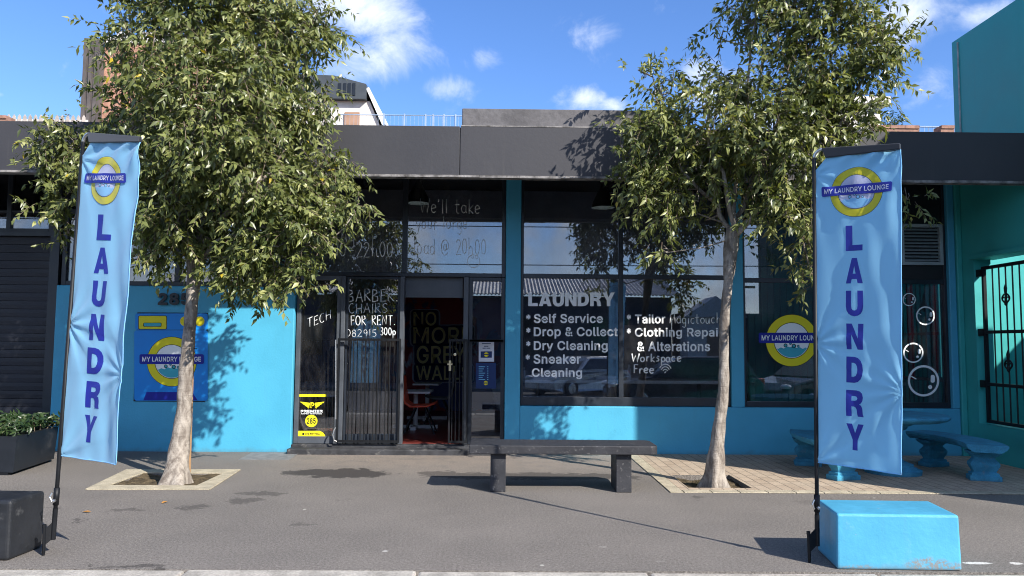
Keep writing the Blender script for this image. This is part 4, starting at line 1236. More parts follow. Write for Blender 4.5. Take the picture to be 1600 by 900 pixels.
# --- shop windows right of the entrance
xw0, xw1 = XP1+.003, XQ0-.003
xmm = X(971.5, WY, 500)
zwt = Z(431, WY, 900)
w5 = frame('window', xw0, xw1, ZS+.003, ZT-.002, FY0, FY1, .035, xm=[(xmm, .03)], zm=[(zwt, .03)], wb=.11, label='shop window listing laundry services')
for a, b in ((xw0+.03, xmm-.028), (xmm+.028, xw1-.03)):
    pane(w5, a, b, ZS+.105, zwt-.028, GY)
    pane(w5, a, b, zwt+.028, ZT-.03, GY)
V = lambda s, x0, y0, x1, y1, b=.020: (*text_box(s, x0, -y1, x1, -y0, b), 0, .002)
for A in ([(*text_box('LAUNDRY', 825.5, -479, 960.5, -457, heavy=True), 0, .002)],
          [V('*', 822, 491.5, 829, 499), V('Self Service', 834, 490, 942, 505)],
          [V('*', 822, 512, 829, 520), V('Drop & Collect', 834, 511, 965.5, 529)],
          [V('*', 822, 533, 829, 541), V('Dry Cleaning', 834, 532.5, 949.5, 551)],
          [V('*', 821, 554, 828, 562), V('Sneaker', 833.5, 553.5, 907.5, 568.5)],
          [V('Cleaning', 831, 575, 909.5, 592.5)],
          [V('*', 979, 491.5, 986, 499), V('Tailor', 992, 491, 1039.5, 505.5)],
          [V('*', 979, 513, 986, 521), V('Clothing Repairs', 992, 512, 1139, 529.5)],
          [V('& Alterations', 995.5, 533.5, 1109.5, 549)]):
    art('lettering', A, plane_map(GY-.001), ['white_vinyl'], w5)
hw(w5, 'Magictouch', 1046, 505, 1128, 15, YW, .0062)
hw(w5, 'Workspace', 987, 565, 1066, 13, YW, .0100)
hw(w5, 'Free', 990, 583, 1024, 13, YW, .0095)
mb = MB()
mb.tube([P(1039, 581, YW), P(1040, 582, YW)], .016, 8)
for rr in (5, 9, 13):
    mb.tube([P(1039.5+rr*.8*math.cos(a), 582-rr*math.sin(a), YW) for a in np.linspace(.5, 2.6, 9)], .007, 6)
mb.build('signal_drawing', 'white_marker', w5, smooth=True)

xw2, xw3 = XQ1+.003, XR0-.003
xm2 = X(1300, WY, 500)
xm3 = X(1404, WY, 500)
w6 = frame('window', xw2, xw3, ZS+.003, ZT-.002, FY0, FY1, .035, xm=[(xm2, .03), (xm3, .035)], zm=[(zwt-.03, .03)], wb=.07, label='corner shop window with badge and bubble stickers')
for a, b in ((xw2+.03, xm2-.028), (xm2+.028, xm3-.033), (xm3+.033, xw3-.03)):
    pane(w6, a, b, ZS+.065, zwt-.058, GY)
pane(w6, xw2+.03, xm2-.028, zwt-.002, ZT-.03, GY)
pane(w6, xm2+.028, xm3-.033, zwt-.002, ZT-.03, GY)
mb = MB()
mb.box(xm3+.034, xw3-.031, FY0+.02, FY1-.02, zwt-.001, ZT-.036)
mb.build('blank_panel', 'black_board', w6)
A = logo_shapes(1237, -532, 40.5, (0, 1, 2, 3, 4, 5), o=.001, bar=.94)
art('badge', A, plane_map(GY-.001), ['black_vinyl', 'yellow_vinyl', 'white_vinyl', 'aqua_vinyl', 'navy_vinyl', 'white_vinyl'], w6, label='round yellow and navy badge on the glass')
for bxp, byp, br in ((1420.5, 468, 10.2), (1446, 493.3, 14.7), (1427, 551.2, 15.8), (1443, 595, 24.5)):
    A = [(*ring2d(bxp, -byp, br*.86, br, 40), 0, .001)]
    A.append((*rrect2d(bxp+br*.45, -byp-br*.12, bxp+br*.72, -byp+br*.38, br*.12), 0, .001))
    A.append((*disc2d(bxp+br*.42, -byp-br*.40, br*.13, br*.13, 16), 0, .001))
    A.append((*poly2d([(bxp-br*.78, -byp+br*.32), (bxp-br*.45, -byp+br*.14), (bxp-br*.47, -byp+br*.08), (bxp-br*.80, -byp+br*.26)]), 0, .001))
    art('bubble_sticker', A, plane_map(GY-.001), ['white_vinyl'], w6)
# louvre vent in the corner window
mb = MB()
lx0, lx1 = X(1409.5, WY, 380), X(1475, WY, 380)
lz1, lz0 = Z(349.5, WY, 1440), Z(413.5, WY, 1440)
yl = WY+.02
b_ = .042
mb.box(lx0, lx0+b_, yl, yl+.05, lz0, lz1)
mb.box(lx1-b_, lx1, yl, yl+.05, lz0, lz1)
mb.box(lx0+b_, lx1-b_, yl, yl+.05, lz0, lz0+b_)
mb.box(lx0+b_, lx1-b_, yl, yl+.05, lz1-b_, lz1)
for k in range(10):
    zc = lz0+b_+.012+k*(lz1-lz0-2*b_-.01)/10
    mb.hexa([(lx0+b_, yl+.008, zc), (lx1-b_, yl+.008, zc), (lx1-b_, yl+.045, zc+.022), (lx0+b_, yl+.045, zc+.022),
             (lx0+b_, yl+.008, zc+.006), (lx1-b_, yl+.008, zc+.006), (lx1-b_, yl+.045, zc+.028), (lx0+b_, yl+.045, zc+.028)])
mb.build('vent_louvre', 'louvre_paint', shop, label='pale grey louvred vent')

# house number on the wall
art('house_number', [(*text_box('285', 248.5, -477, 299, -458, .035), 0, .03)], plane_map(WY), ['dark_number'], shop)
nb_ = bpy.data.objects['house_number']
md = nb_.modifiers.new('thick', 'SOLIDIFY')
md.thickness = .022
md.offset = 0

# mural on the back wall
mb = MB()
MYW = 14.99
mb.box(X(600, MYW, 550), X(800, MYW, 550), MYW-.006, MYW-.001, .112, Z(465, MYW, 680))
mur = mb.build('mural', 'mural_paint', shop, label='red and navy graffiti mural on the back wall')
A = []
for s, x0, y0, x1, y1 in (('NO', 646, 487, 682, 509), ('MORE', 646, 511, 737, 537), ('GREY', 651, 540, 728, 568), ('WALLS', 650, 571, 735, 594)):
    A.append((*rrect2d(x0-6, -y1-4, x1+6, -y0+4, 7), 0, .004))
    A.append((*rrect2d(x0-3.5, -y1-2.5, x1+3.5, -y0+2.5, 5), 1, .006))
    A.append((*text_box(s, x0, -y1, x1, -y0, .012), 2, .009))
art('graffiti', A, plane_map(MYW-.008), ['mural_white', 'mural_navy', 'mural_yellow'], mur)

# green cladding inside the corner window
mb = MB()
yc = 10.62
k = 0
x = X(1170, yc, 520)
while x < 5.70:
    mb.box(x, x+.05, yc, yc+.06, .112, ZT-.001)
    mb.box(x+.05, x+.09, yc+.02, yc+.06, .112, ZT-.001)
    x += .09
mb.build('inner_cladding', 'green_cladding', shop, label='dark green ribbed screen inside')
for pxa, pxb, pyb in ((1417.5, 1427.5, 588), (1455, 1465, 578)):
    mb = MB()
    xc = X((pxa+pxb)/2, 10.19, 500)
    mb.tube([(xc, 10.19, Z(pyb, 10.19)), (xc, 10.19, ZT-.001)], (X(pxb, 10.19)-X(pxa, 10.19))/2, 14)
    mb.build('red_pipe', 'red_pole', shop, smooth=True)

# ------------------------------------------------------------------ washing machine sign on the blue wall
sg = thing('wall_sign', P(267, 626, WY), 'flat blue washing machine sign fixed to the blue wall behind the left tree', 'sign')
mp_ = plane_map(WY-.012)
mb = MB()
p0, p1 = P(209, 627, WY), P(325.5, 489, WY)
mb.box(p0[0], p1[0], WY-.012, WY-.001, p0[2], p1[2])
mb.build('board', 'black_vinyl', sg, bevel=.004)
A = [(*rrect2d(209.8, -626.2, 324.7, -516, 4), 0, .0008), (*rrect2d(211.5, -515.2, 324.7, -489.8, 3), 0, .0008),
     (*poly2d([(224, -625.5), (229, -612.5), (300, -612.5), (309, -625.5)]), 1, .0016)]
art('body_panel', A, mp_, ['machine_blue', 'navy_vinyl'], sg)
A = [(*rrect2d(216, -514.8, 261, -493, 2.5), 1, .0016), (*rrect2d(217, -514, 260, -493.8, 2), 0, .0024), (*rrect2d(224, -510.5, 252.5, -504.2, 1.5), 1, .0032), (*rrect2d(225, -509.8, 251.7, -504.9, 1.2), 2, .004)]
art('detergent_drawer', A, mp_, ['yellow_vinyl', 'black_vinyl', 'aqua_vinyl'], sg)
for cxp in (289, 312):
    art('dial', [(*disc2d(cxp, -502, 7.6, 7.6, 28), 0, .002)], mp_, ['yellow_vinyl'], sg)
A = logo_shapes(268.5, -565, 38.5, (0, 1, 2, 3, 4, 5), o=.0012, bar=.96)
art('round_door', A, mp_, ['black_vinyl', 'yellow_vinyl', 'white_vinyl', 'aqua_vinyl', 'navy_vinyl', 'white_vinyl'], sg)

# ------------------------------------------------------------------ things inside the shop


def pendant(px, py, Y, wpx, label):
    c = P(px, py, Y)
    r = wpx/2*Y/FPX
    t = thing('pendant_lamp', c, label, 'lamp', 'pendant lamps behind the upper glass')
    mb = MB()
    mb.lathe(c, [(r*.985, .002), (r, .0), (r, .012), (r*.86, .09*r/.16), (r*.62, .17*r/.16), (r*.34, .26*r/.16), (r*.26, .30*r/.16), (r*.25, .38*r/.16), (r*.12, .40*r/.16)], 32, cap=False)
    mb.build('lamp_shade', 'black_metal', t, smooth=True)
    mb = MB()
    mb.lathe(c, [(r*.975, .004), (r*.83, .088*r/.16), (r*.58, .165*r/.16), (r*.05, .2*r/.16)], 32, cap=False)
    mb.build('shade_lining', 'louvre_paint', t, smooth=True)
    mb = MB()
    mb.tube([c+np.array([0, 0, .39*r/.16]), (c[0], c[1], ZT+.0)], .006, 6)
    mb.build('cord', 'black_metal', t)
    mb = MB()
    mb.lathe(c+np.array([0, 0, r*.62]), [(.004, -.05), (.022, -.042), (.032, -.02), (.030, .004), (.016, .03), (.013, .06)], 14)
    mb.build('bulb', 'lit_bulb', t, smooth=True)


pendant(653, 318, 10.75, 37, 'black bell pendant lamp behind the glass over the doorway')
pendant(942.5, 325, 10.9, 37, 'black dome pendant lamp behind the glass above the laundry lettering')


def cafe_table(px, ptop, Y, wpx, label):
    c = P(px, ptop, Y)
    z0, zt_ = .112, c[2]
    t = thing('cafe_table', (c[0], Y, z0), label, 'table', 'white tables inside the shop')
    h = wpx/2*Y/FPX
    mb = MB()
    mb.box(c[0]-h, c[0]+h, Y-.32, Y+.32, zt_-.03, zt_)
    mb.build('tabletop', 'white_paint', t, bevel=.005)
    mb = MB()
    mb.tube([(c[0], Y, z0+.05), (c[0], Y, zt_-.031)], .035, 12)
    mb.build('pedestal', 'white_paint', t)
    mb = MB()
    mb.box(c[0]-.34, c[0]+.34, Y-.04, Y+.04, z0+.001, z0+.05)
    mb.box(c[0]-.04, c[0]+.04, Y-.34, Y-.041, z0+.001, z0+.048)
    mb.box(c[0]-.04, c[0]+.04, Y+.041, Y+.34, z0+.001, z0+.048)
    mb.build('foot', 'white_paint', t)


cafe_table(650, 610, 11.9, 50, 'white pedestal table just inside the doorway')
cafe_table(668, 598, 13.3, 40, 'white table deeper in the room behind the doorway table')


def shell_chair(px, Y, zseat, face, label, mat, group):
    x = X(px, Y, 640)
    t = thing('shell_chair', (x, Y, .112), label, 'chair', group)
    mb = MB()
    s = face
    prof = [(-.22, .42), (-.205, .22), (-.17, .05), (-.10, .0), (.12, .005), (.24, .04), (.255, .028), (.13, -.018), (-.115, -.025), (-.195, .035), (-.232, .22), (-.243, .42)]
    mb.prism([(x+s*a, .112+zseat+b) for a, b in prof], 'y', Y-.22, Y+.22)
    mb.build('seat', mat, t, bevel=.012)
    for a, b in ((-1, -1), (1, -1), (-1, 1), (1, 1)):
        mb = MB()
        mb.tube([(x+s*(.02+.06*a), Y+.10*b, .112+zseat-.02), (x+s*(.02+.22*a), Y+.21*b, .113)], .011, 6)
        mb.build('leg', 'black_metal', t)


shell_chair(655, 11.3, .40, 1, 'red plastic shell chair facing the doorway table', 'red_plastic', None)
shell_chair(688, 12.6, .42, -1, 'dark shell chair in the shade right of the tables', 'cabinet_grey', None)
# counter under the shop window
cz = Z(593.5, 10.16, 900)
t = thing('window_counter', ((xw0+xw1)/2, 10.5, .11), 'long white counter behind the shop window lettering', 'counter')
mb = MB()
mb.box(xw0+.02, xw1-.02, 10.16, 10.75, cz-.045, cz)
mb.build('countertop', 'counter_white', t, bevel=.004)
for xx in (xw0+.25, xmm, xw1-.3):
    mb = MB()
    mb.tube([(xx, 10.5, .111), (xx, 10.5, cz-.046)], .022, 8)
    mb.build('leg', 'cabinet_grey', t)
mb = MB()
p = P(931, 593, 10.25)
mb.box(p[0], p[0]+.14, 10.22, 10.40, cz+.001, cz+.055)
mb.box(p[0]+.145, p[0]+.27, 10.23, 10.41, cz+.001, cz+.05)
mb.build('lid_edge', 'notice_paper', None, bevel=.004, at=(p[0]+.13, 10.6, cz))
o = bpy.data.objects['lid_edge']
o.name = 'white_carton'
tag(o, 'white carton lying on the counter left of the window mullion', 'carton')
WORG['white_carton'] = WORG['lid_edge']
for pxx, hh, lab in ((818.5, .16, 'pale bottle at the left end of the window counter'), (983, .20, 'white bottle on the counter right of the window mullion')):
    p = P(pxx, 593, 10.24)
    t = thing('bottle', (p[0], 10.24, cz), lab, 'bottle')
    mb = MB()
    mb.lathe((p[0], 10.24, cz+.001), [(.028, 0), (.03, .01), (.03, hh*.62), (.024, hh*.74), (.013, hh*.82)], 16)
    mb.build('body', 'notice_paper', t, smooth=True)
    mb = MB()
    mb.lathe((p[0], 10.24, cz+.002+hh*.82), [(.016, 0), (.016, hh*.18)], 12)
    mb.build('cap', 'white_vinyl', t)
# storage box seen low in the corner window
p0, p1 = P(1395, 634, 10.3), P(1479, 589, 10.3)
t = thing('storage_trunk', ((p0[0]+p1[0])/2, 10.4, .11), 'grey ribbed storage trunk behind the bubble stickers', 'trunk')
mb = MB()
zt_ = p1[2]
n = 10
for i in range(n):
    xa_ = p0[0]+(p1[0]-p0[0])*i/n
    mb.box(xa_, xa_+(p1[0]-p0[0])/n-.012, 10.28, 10.52, .112, zt_-.05)
mb.box(p0[0], p1[0]-.012, 10.29, 10.52, .112, zt_-.05)
mb.build('body', 'cabinet_grey', t)
mb = MB()
mb.box(p0[0]-.015, p1[0]+.003, 10.265, 10.535, zt_-.049, zt_)
mb.build('lid', 'cabinet_grey', t, bevel=.006)
mb = MB()
c = P(1411, 600, 10.26)
mb.box(c[0]-.035, c[0]+.035, 10.252, 10.264, c[2]-.02, c[2]+.02)
mb.build('latch', 'louvre_paint', t)

# ================================================================== TEAL BUILDING at the right
TX = 6.07
teal = thing('teal_building', (TX+1.5, 8.0, 0), 'tall teal building at the right edge rising above the charcoal fascia', 'building')
TY0, TY1, TZ = 5.46, TX/P(1489, 120, 1.0)[0], 5.52
oz0, oz1, oy0, oy1 = .45, 2.53, 6.6, 9.74
mb = MB()
mb.box(TX, TX+.22, TY0, oy0, -.2, 3.55)
mb.box(TX, TX+.22, oy1, TY1, -.2, 3.55)
mb.box(TX, TX+.22, oy0, oy1, -.2, oz0)
mb.box(TX, TX+.22, oy0, oy1, oz1, 3.55)
mb.build('side_wall', 'green_paint', teal, label='sea green lower side wall with a barred opening')
mb = MB()
mb.box(TX, TX+.22, TY0, TY1, 3.551, TZ)
mb.build('upper_wall', 'teal_paint', teal)
mb = MB()
mb.box(TX+.221, TX+6.0, TY0, TY0+.22, -.2, TZ)
mb.build('front_wall', 'teal_paint', teal)
mb = MB()
mb.box(TX+.221, TX+6.0, 10.9, 11.1, -.2, 4.2)
mb.box(TX+3.6, TX+3.8, TY0+.221, 10.899, -.2, 3.75)
mb.build('yard_wall', 'green_paint', teal)
mb = MB()
mb.box(XR1+.004, TX-.002, WY-.03, WY+.22, -.05, ZT-.001)
mb.build('corner_pier', 'green_paint', teal, bevel=.01)
mb = MB()
yy = 9.99
mb.tube([(TX-.006, TY1-.14, 3.9), (TX-.006, TY1-.14, TZ-.05)], .012, 6)
mb.build('joint_strip', 'grey_mastic', teal)
mb = MB()
mb.box(TX-.05, TX+.27, oy0-.05, oy1+.03, oz1+.002, oz1+.05)
mb.build('lintel', 'green_paint', teal)
# grille in the opening
mb = MB()
gxp = TX+.03
mb.box(gxp, gxp+.04, oy0+.02, oy1-.10, oz0+.02, oz0+.06)
mb.box(gxp, gxp+.04, oy0+.02, oy1-.10, oz1-.14, oz1-.10)
zmid = [1.60, .95]
for zc in zmid:
    mb.box(gxp, gxp+.04, oy0+.02, oy1-.10, zc-.02, zc+.02)
    mb.box(gxp-.005, gxp+.045, oy1-.099, oy1+.03, zc-.045, zc+.045)
mb.box(gxp-.005, gxp+.045, oy1-.099, oy1+.03, oz1-.22, oz1-.13)
mb.box(gxp+.001, gxp+.039, oy1-.14, oy1-.10, oz0+.061, oz1-.141)
y = oy0+.1
k = 0
while y < oy1-.2:
    mb.tube([(gxp+.02, y, oz0+.06), (gxp+.02, y, oz1-.14)], .009, 6)
    y += .125
grl = mb.build('security_bars', 'black_metal', teal, label='black barred grille over the side opening')
for zc in (2.05, 1.25):
    mb = MB()
    for s in (-1, 1):
        mb.tube([(gxp+.005, 9.19+s*(.02+.05*math.sin(a)), zc-.10+.035*a) for a in np.linspace(0, 3.0, 9)], .010, 6)
        mb.tube([(gxp+.005, 9.19+s*(.035+.028*math.cos(a)), zc-.06+.028*math.sin(a)) for a in np.linspace(0, 5.2, 10)], .009, 6)
    mb.lathe((gxp+.005, 9.19, zc-.12), [(.004, -.02), (.02, 0), (.012, .10), (.02, .2), (.004, .25)], 8)
    mb.build('ornament', 'black_metal', grl)
# bins in the yard
for i, (bx_, by_, cl, lab) in enumerate(((TX+.95, 9.35, 'bin_plastic', 'black wheeled bin behind the barred opening'), (TX+1.75, 9.5, 'red_plastic', 'red bin behind the bars next to the black bin'))):
    t = thing('wheeled_bin', (bx_, by_, 0), lab, 'bin')
    mb = MB()
    mb.hexa([(bx_-.22, by_-.22, .05), (bx_+.22, by_-.22, .05), (bx_+.22, by_+.22, .05), (bx_-.22, by_+.22, .05),
             (bx_-.29, by_-.29, 1.0), (bx_+.29, by_-.29, 1.0), (bx_+.29, by_+.29, 1.0), (bx_-.29, by_+.29, 1.0)])
    mb.build('body', cl, t, bevel=.02)
    mb = MB()
    mb.box(bx_-.31, bx_+.31, by_-.32, by_+.32, 1.002, 1.06)
    mb.tube([(bx_-.28, by_+.34, 1.04), (bx_+.28, by_+.34, 1.04)], .02, 8)
    mb.build('lid', cl, t, bevel=.01)
    for s in (-1, 1):
        mb = MB()
        mb.lathe((bx_+s*.24, by_+.25, .1), [(.02, -.03), (.1, -.03), (.1, .03), (.02, .03)], 16, ax='x')
        mb.build('wheel', 'tyre', t)

# ================================================================== STREET OBJECTS
# blue block at the right
bc = G(1406, 891)
t = thing('concrete_block', (2.41, 5.0, 0), 'bright blue painted concrete block at the kerb beside the right flag', 'block')
bl0, bl1 = G(1308, 890), G(1504, 893)
d = (bl1-bl0)
d[2] = 0
L = np.linalg.norm(d)
d /= L
nn = np.array([-d[1], d[0], 0])
nn = nn*1.0+d*.10
zb = P(1400, 803, bl0[1])[2]
v = [bl0, bl0+d*L, bl0+d*L+nn*.46, bl0+nn*.46]
vt = [p+np.array([0, 0, zb]) for p in (bl0+d*.005, bl0+d*(L-.01), bl0+d*(L-.012)+nn*.455, bl0+d*.006+nn*.455)]
mb = MB()
mb.hexa(v+vt)
o = mb.build('body', 'blue_block_paint', t, bevel=.016, seg=3)
# black block at the left
t = thing('concrete_block', (-3.6, 5.15, 0), 'black painted concrete block at the left edge of the picture', 'block')
k0, k1 = G(12, 877), G(53, 858)
zk = P(12, 782, k0[1])[2]
e = np.array([k1[0]-k0[0]+.03, k1[1]-k0[1]+.05, 0])
wv = np.array([-.78, .02, 0])
v = [k0+wv, k0, k0+e, k0+e+wv]
mb = MB()
mb.hexa(v+[p+np.array([0, 0, zk]) for p in v])
mb.build('body', 'black_block_paint', t, bevel=.022, seg=3)

# bench
by0, by1 = 7.36, 7.84
zb1 = .445
t = thing('bench', (.5, 7.6, 0), 'charcoal painted slab bench on two square legs in front of the door', 'bench')
mb = MB()
bx0, bx1 = X(733, by0, 704), X(1029, by0, 704)
r = .07
poly = [(bx0, by0), (bx1-r, by0)]+[(bx1-r+r*math.sin(a), by0+r-r*math.cos(a)) for a in np.linspace(.2, 1.57, 5)]+[(bx1, by1-r)]+[(bx1-r+r*math.cos(a), by1-r+r*math.sin(a)) for a in np.linspace(.2, 1.57, 5)]+[(bx0, by1)]
mb.prism(poly, 'z', zb1-.082, zb1)
mb.build('seat', 'bench_paint', t, bevel=.008)
for pa, pb in ((766, 790), (963, 987)):
    mb = MB()
    mb.box(X(pa, 7.42, 760), X(pb, 7.42, 760), 7.42, 7.78, 0.0, zb1-.083)
    mb.build('leg', 'bench_paint', t, bevel=.006)

# planter and its shrub
q0, q1 = G(20, 743), G(84, 721)
zpl = P(22, 682, q0[1])[2]
t = thing('planter', (-6.0, 8.8, 0), 'long black planter box in front of the roller shutter', 'planter')
wv = np.array([-1.9, .1, 0])
mb = MB()
o4 = [q0+wv, q0, q1, q1+wv]
fl = [p+np.array([0, 0, .03]) for p in o4]
cc = sum(o4)/4
up_ = [cc+(p-cc)*1.03+np.array([0, 0, zpl]) for p in o4]
up2 = [cc+(p-cc)*.96+np.array([0, 0, zpl]) for p in o4]
lw = [cc+(p-cc)*.95+np.array([0, 0, zpl-.06]) for p in o4]
vs = fl+up_+up2+lw
fs = [(0, 3, 2, 1)]
for a in range(3):
    for k in range(4):
        fs.append((a*4+k, a*4+(k+1) % 4, a*4+4+(k+1) % 4, a*4+4+k))
fs.append((12, 13, 14, 15))
mb.add(vs, fs)
mb.build('trough', 'planter_paint', t)
for p in fl:
    pp = cc+(p-cc)*.9
    mb = MB()
    mb.box(pp[0]-.04, pp[0]+.04, pp[1]-.04, pp[1]+.04, 0, .032)
    mb.build('foot', 'black_metal', t)
PLANT_C, PLANT_Z = cc, zpl

# utility cover beside the step
c0, c1, c2, c3 = G(372, 719), G(452, 719), G(468, 708), G(393, 708)
t_ = MB()
t_.add([c0, c1, c2, c3]+[p+np.array([0, 0, .006]) for p in (c0, c1, c2, c3)], [(0, 1, 2, 3), (4, 5, 6, 7), (0, 1, 5, 4), (1, 2, 6, 5), (2, 3, 7, 6), (3, 0, 4, 7)])
tag(t_.build('utility_cover', 'cover_grey', at=c0), 'flat grey utility cover in the pavement beside the doorstep', 'cover')

# pale concrete frame round the left tree pit
h = PIT_L
t = thing('tree_pit_frame', ((h[0]+h[1])/2, 8.0, 0), 'pale concrete frame round the left tree pit', 'tree surround')
oc = [G(133, 766), G(328, 766), G(376, 735), G(197, 735)]
ic = [(h[0], h[2]), (h[1], h[2]), (h[1], h[3]), (h[0], h[3])]
for i in range(4):
    j = (i+1) % 4
    a, b, c, dd = np.array(oc[i][:2]), np.array(oc[j][:2]), np.array(ic[j]), np.array(ic[i])
    g_ = (b-a)/np.linalg.norm(b-a)*.003
    mb = MB()
    q = [a+g_, b-g_, c-g_, dd+g_]
    mb.hexa([(*p, .001) for p in q]+[(*p, .014) for p in q])
    mb.build('kerb_strip', 'pit_concrete', t, bevel=.003)

# fallen leaves
for i, (px, py, lab) in enumerate(((257, 786, 'yellow fallen leaf below the framed tree pit'), (135, 801, 'brown fallen leaf left of the leaf below the tree pit'))):
    g = G(px, py)
    a = random.uniform(0, 3)
    lx = np.array([math.cos(a), math.sin(a), 0])*.036
    wx_ = np.array([-math.sin(a), math.cos(a), 0])*.016
    mb = MB()
    z = np.array([0, 0, 1])
    mb.add([g-lx+z*.004, g-wx_+z*.012, g+lx+z*.008, g+wx_+z*.014, g+z*.006, g-lx*.4+wx_*.9+z*.012, g+lx*.4+wx_*.9+z*.013, g-lx*.4-wx_*.9+z*.011, g+lx*.4-wx_*.9+z*.011],
           [(0, 7, 4), (7, 1, 4), (1, 8, 4), (8, 2, 4), (2, 6, 4), (6, 3, 4), (3, 5, 4), (5, 0, 4)])
    tag(mb.build('fallen_leaf', 'leaf_brown', at=g), lab, 'leaf', 'fallen leaves on the pavement')

# stone garden table and curved benches
TC = np.array([4.38, 8.62, 0.0])
gz = .006
t = thing('garden_table', TC, 'round blue painted stone table on a column behind the right flag', 'table')
mb = MB()
zt_ = .66
mb.lathe(TC, [(.50, zt_-.07), (.555, zt_-.055), (.585, zt_-.03), (.585, zt_-.008), (.57, zt_)], 48)
mb.build('tabletop', 'blue_stone_paint', t, smooth=False, bevel=.004)
mb = MB()
mb.lathe(TC, [(.14, zt_-.17), (.16, zt_-.15), (.16, zt_-.135), (.20, zt_-.12), (.225, zt_-.105), (.225, zt_-.072)], 32)
mb.build('capital', 'blue_stone_paint', t)
mb = MB()
n = 20
vs, fs = [], []
prof = [(.115, .14), (.10, .17), (.10, zt_-.20), (.125, zt_-.172)]
for (r, hgt) in prof:
    for k in range(n*2):
        rr = r*(1.0 if k % 2 else .93)
        a = math.pi*k/n
        vs.append((TC[0]+rr*math.cos(a), TC[1]+rr*math.sin(a), hgt))
m2 = n*2
for i in range(3):
    for k in range(m2):
        fs.append((i*m2+k, i*m2+(k+1) % m2, (i+1)*m2+(k+1) % m2, (i+1)*m2+k))
mb.add(vs, fs)
mb.build('column', 'blue_stone_paint', t)
mb = MB()
mb.lathe(TC, [(.29, gz), (.295, .05), (.25, .058), (.25, .07), (.21, .085), (.21, .11), (.15, .13), (.13, .142)], 32)
mb.build('base', 'blue_stone_paint', t)


def curved_bench(BC, a0, a1, legs, label):
    am = R_((a0+a1)/2)
    rm = 1.62
    c = BC+np.array([rm*math.cos(am), rm*math.sin(am), 0])
    t = thing('curved_bench', c, label, 'bench', 'curved stone benches round the garden table')
    mb = MB()
    n = 18
    sec = [(1.50, .318), (1.47, .332), (1.47, .340), (1.445, .348), (1.445, .362), (1.43, .368), (1.43, .396), (1.81, .396), (1.81, .368), (1.795, .362), (1.795, .348), (1.77, .340), (1.77, .332), (1.74, .318)]
    vs, fs = [], []
    for i in range(n+1):
        a = R_(a0+(a1-a0)*i/n)
        for (r, z) in sec:
            vs.append((BC[0]+r*math.cos(a), BC[1]+r*math.sin(a), z))
    m2 = len(sec)
    for i in range(n):
        for k in range(m2):
            fs.append((i*m2+k, i*m2+(k+1) % m2, (i+1)*m2+(k+1) % m2, (i+1)*m2+k))
    fs.append(tuple(range(m2)))
    fs.append(tuple(range(n*m2, (n+1)*m2))[::-1])
    mb.add(vs, fs)
    mb.build('seat', 'blue_stone_paint', t)
    for la in legs:
        a = R_(la)
        lc = np.array([BC[0]+1.62*math.cos(a), BC[1]+1.62*math.sin(a), 0])
        rad, tan = np.array([math.cos(a), math.sin(a), 0]), np.array([-math.sin(a), math.cos(a), 0])
        mb = MB()
        prof = [(.150, .085, gz), (.150, .085, .055), (.130, .07, .062), (.130, .07, .085), (.105, .05, .095), (.135, .072, .155), (.140, .075, .175), (.135, .072, .195), (.100, .048, .235), (.100, .048, .25), (.135, .07, .275), (.15, .09, .29), (.165, .10, .317)]
        vs, fs = [], []
        for (u, w_, z) in prof:
            for su, sw in ((-1, -1), (1, -1), (1, 1), (-1, 1)):
                vs.append(lc+rad*u*su+tan*w_*sw+np.array([0, 0, z]))
        for i in range(len(prof)-1):
            for k in range(4):
                fs.append((i*4+k, i*4+(k+1) % 4, (i+1)*4+(k+1) % 4, (i+1)*4+k))
        fs.append((0, 1, 2, 3))
        fs.append(tuple(range(len(prof)*4-4, len(prof)*4)))
        mb.add(vs, fs)
        mb.build('leg', 'blue_stone_paint', t, bevel=.004)


curved_bench(np.array([3.58, 8.66, 0.0]), -25, 25, (-17, 17), 'curved blue stone bench right of the garden table before the green wall')
curved_bench(np.array([5.18, 8.66, 0.0]), 155, 205, (163, 197), 'curved blue stone bench left of the garden table half hidden by the flag')

# ------------------------------------------------------------------ feather flags


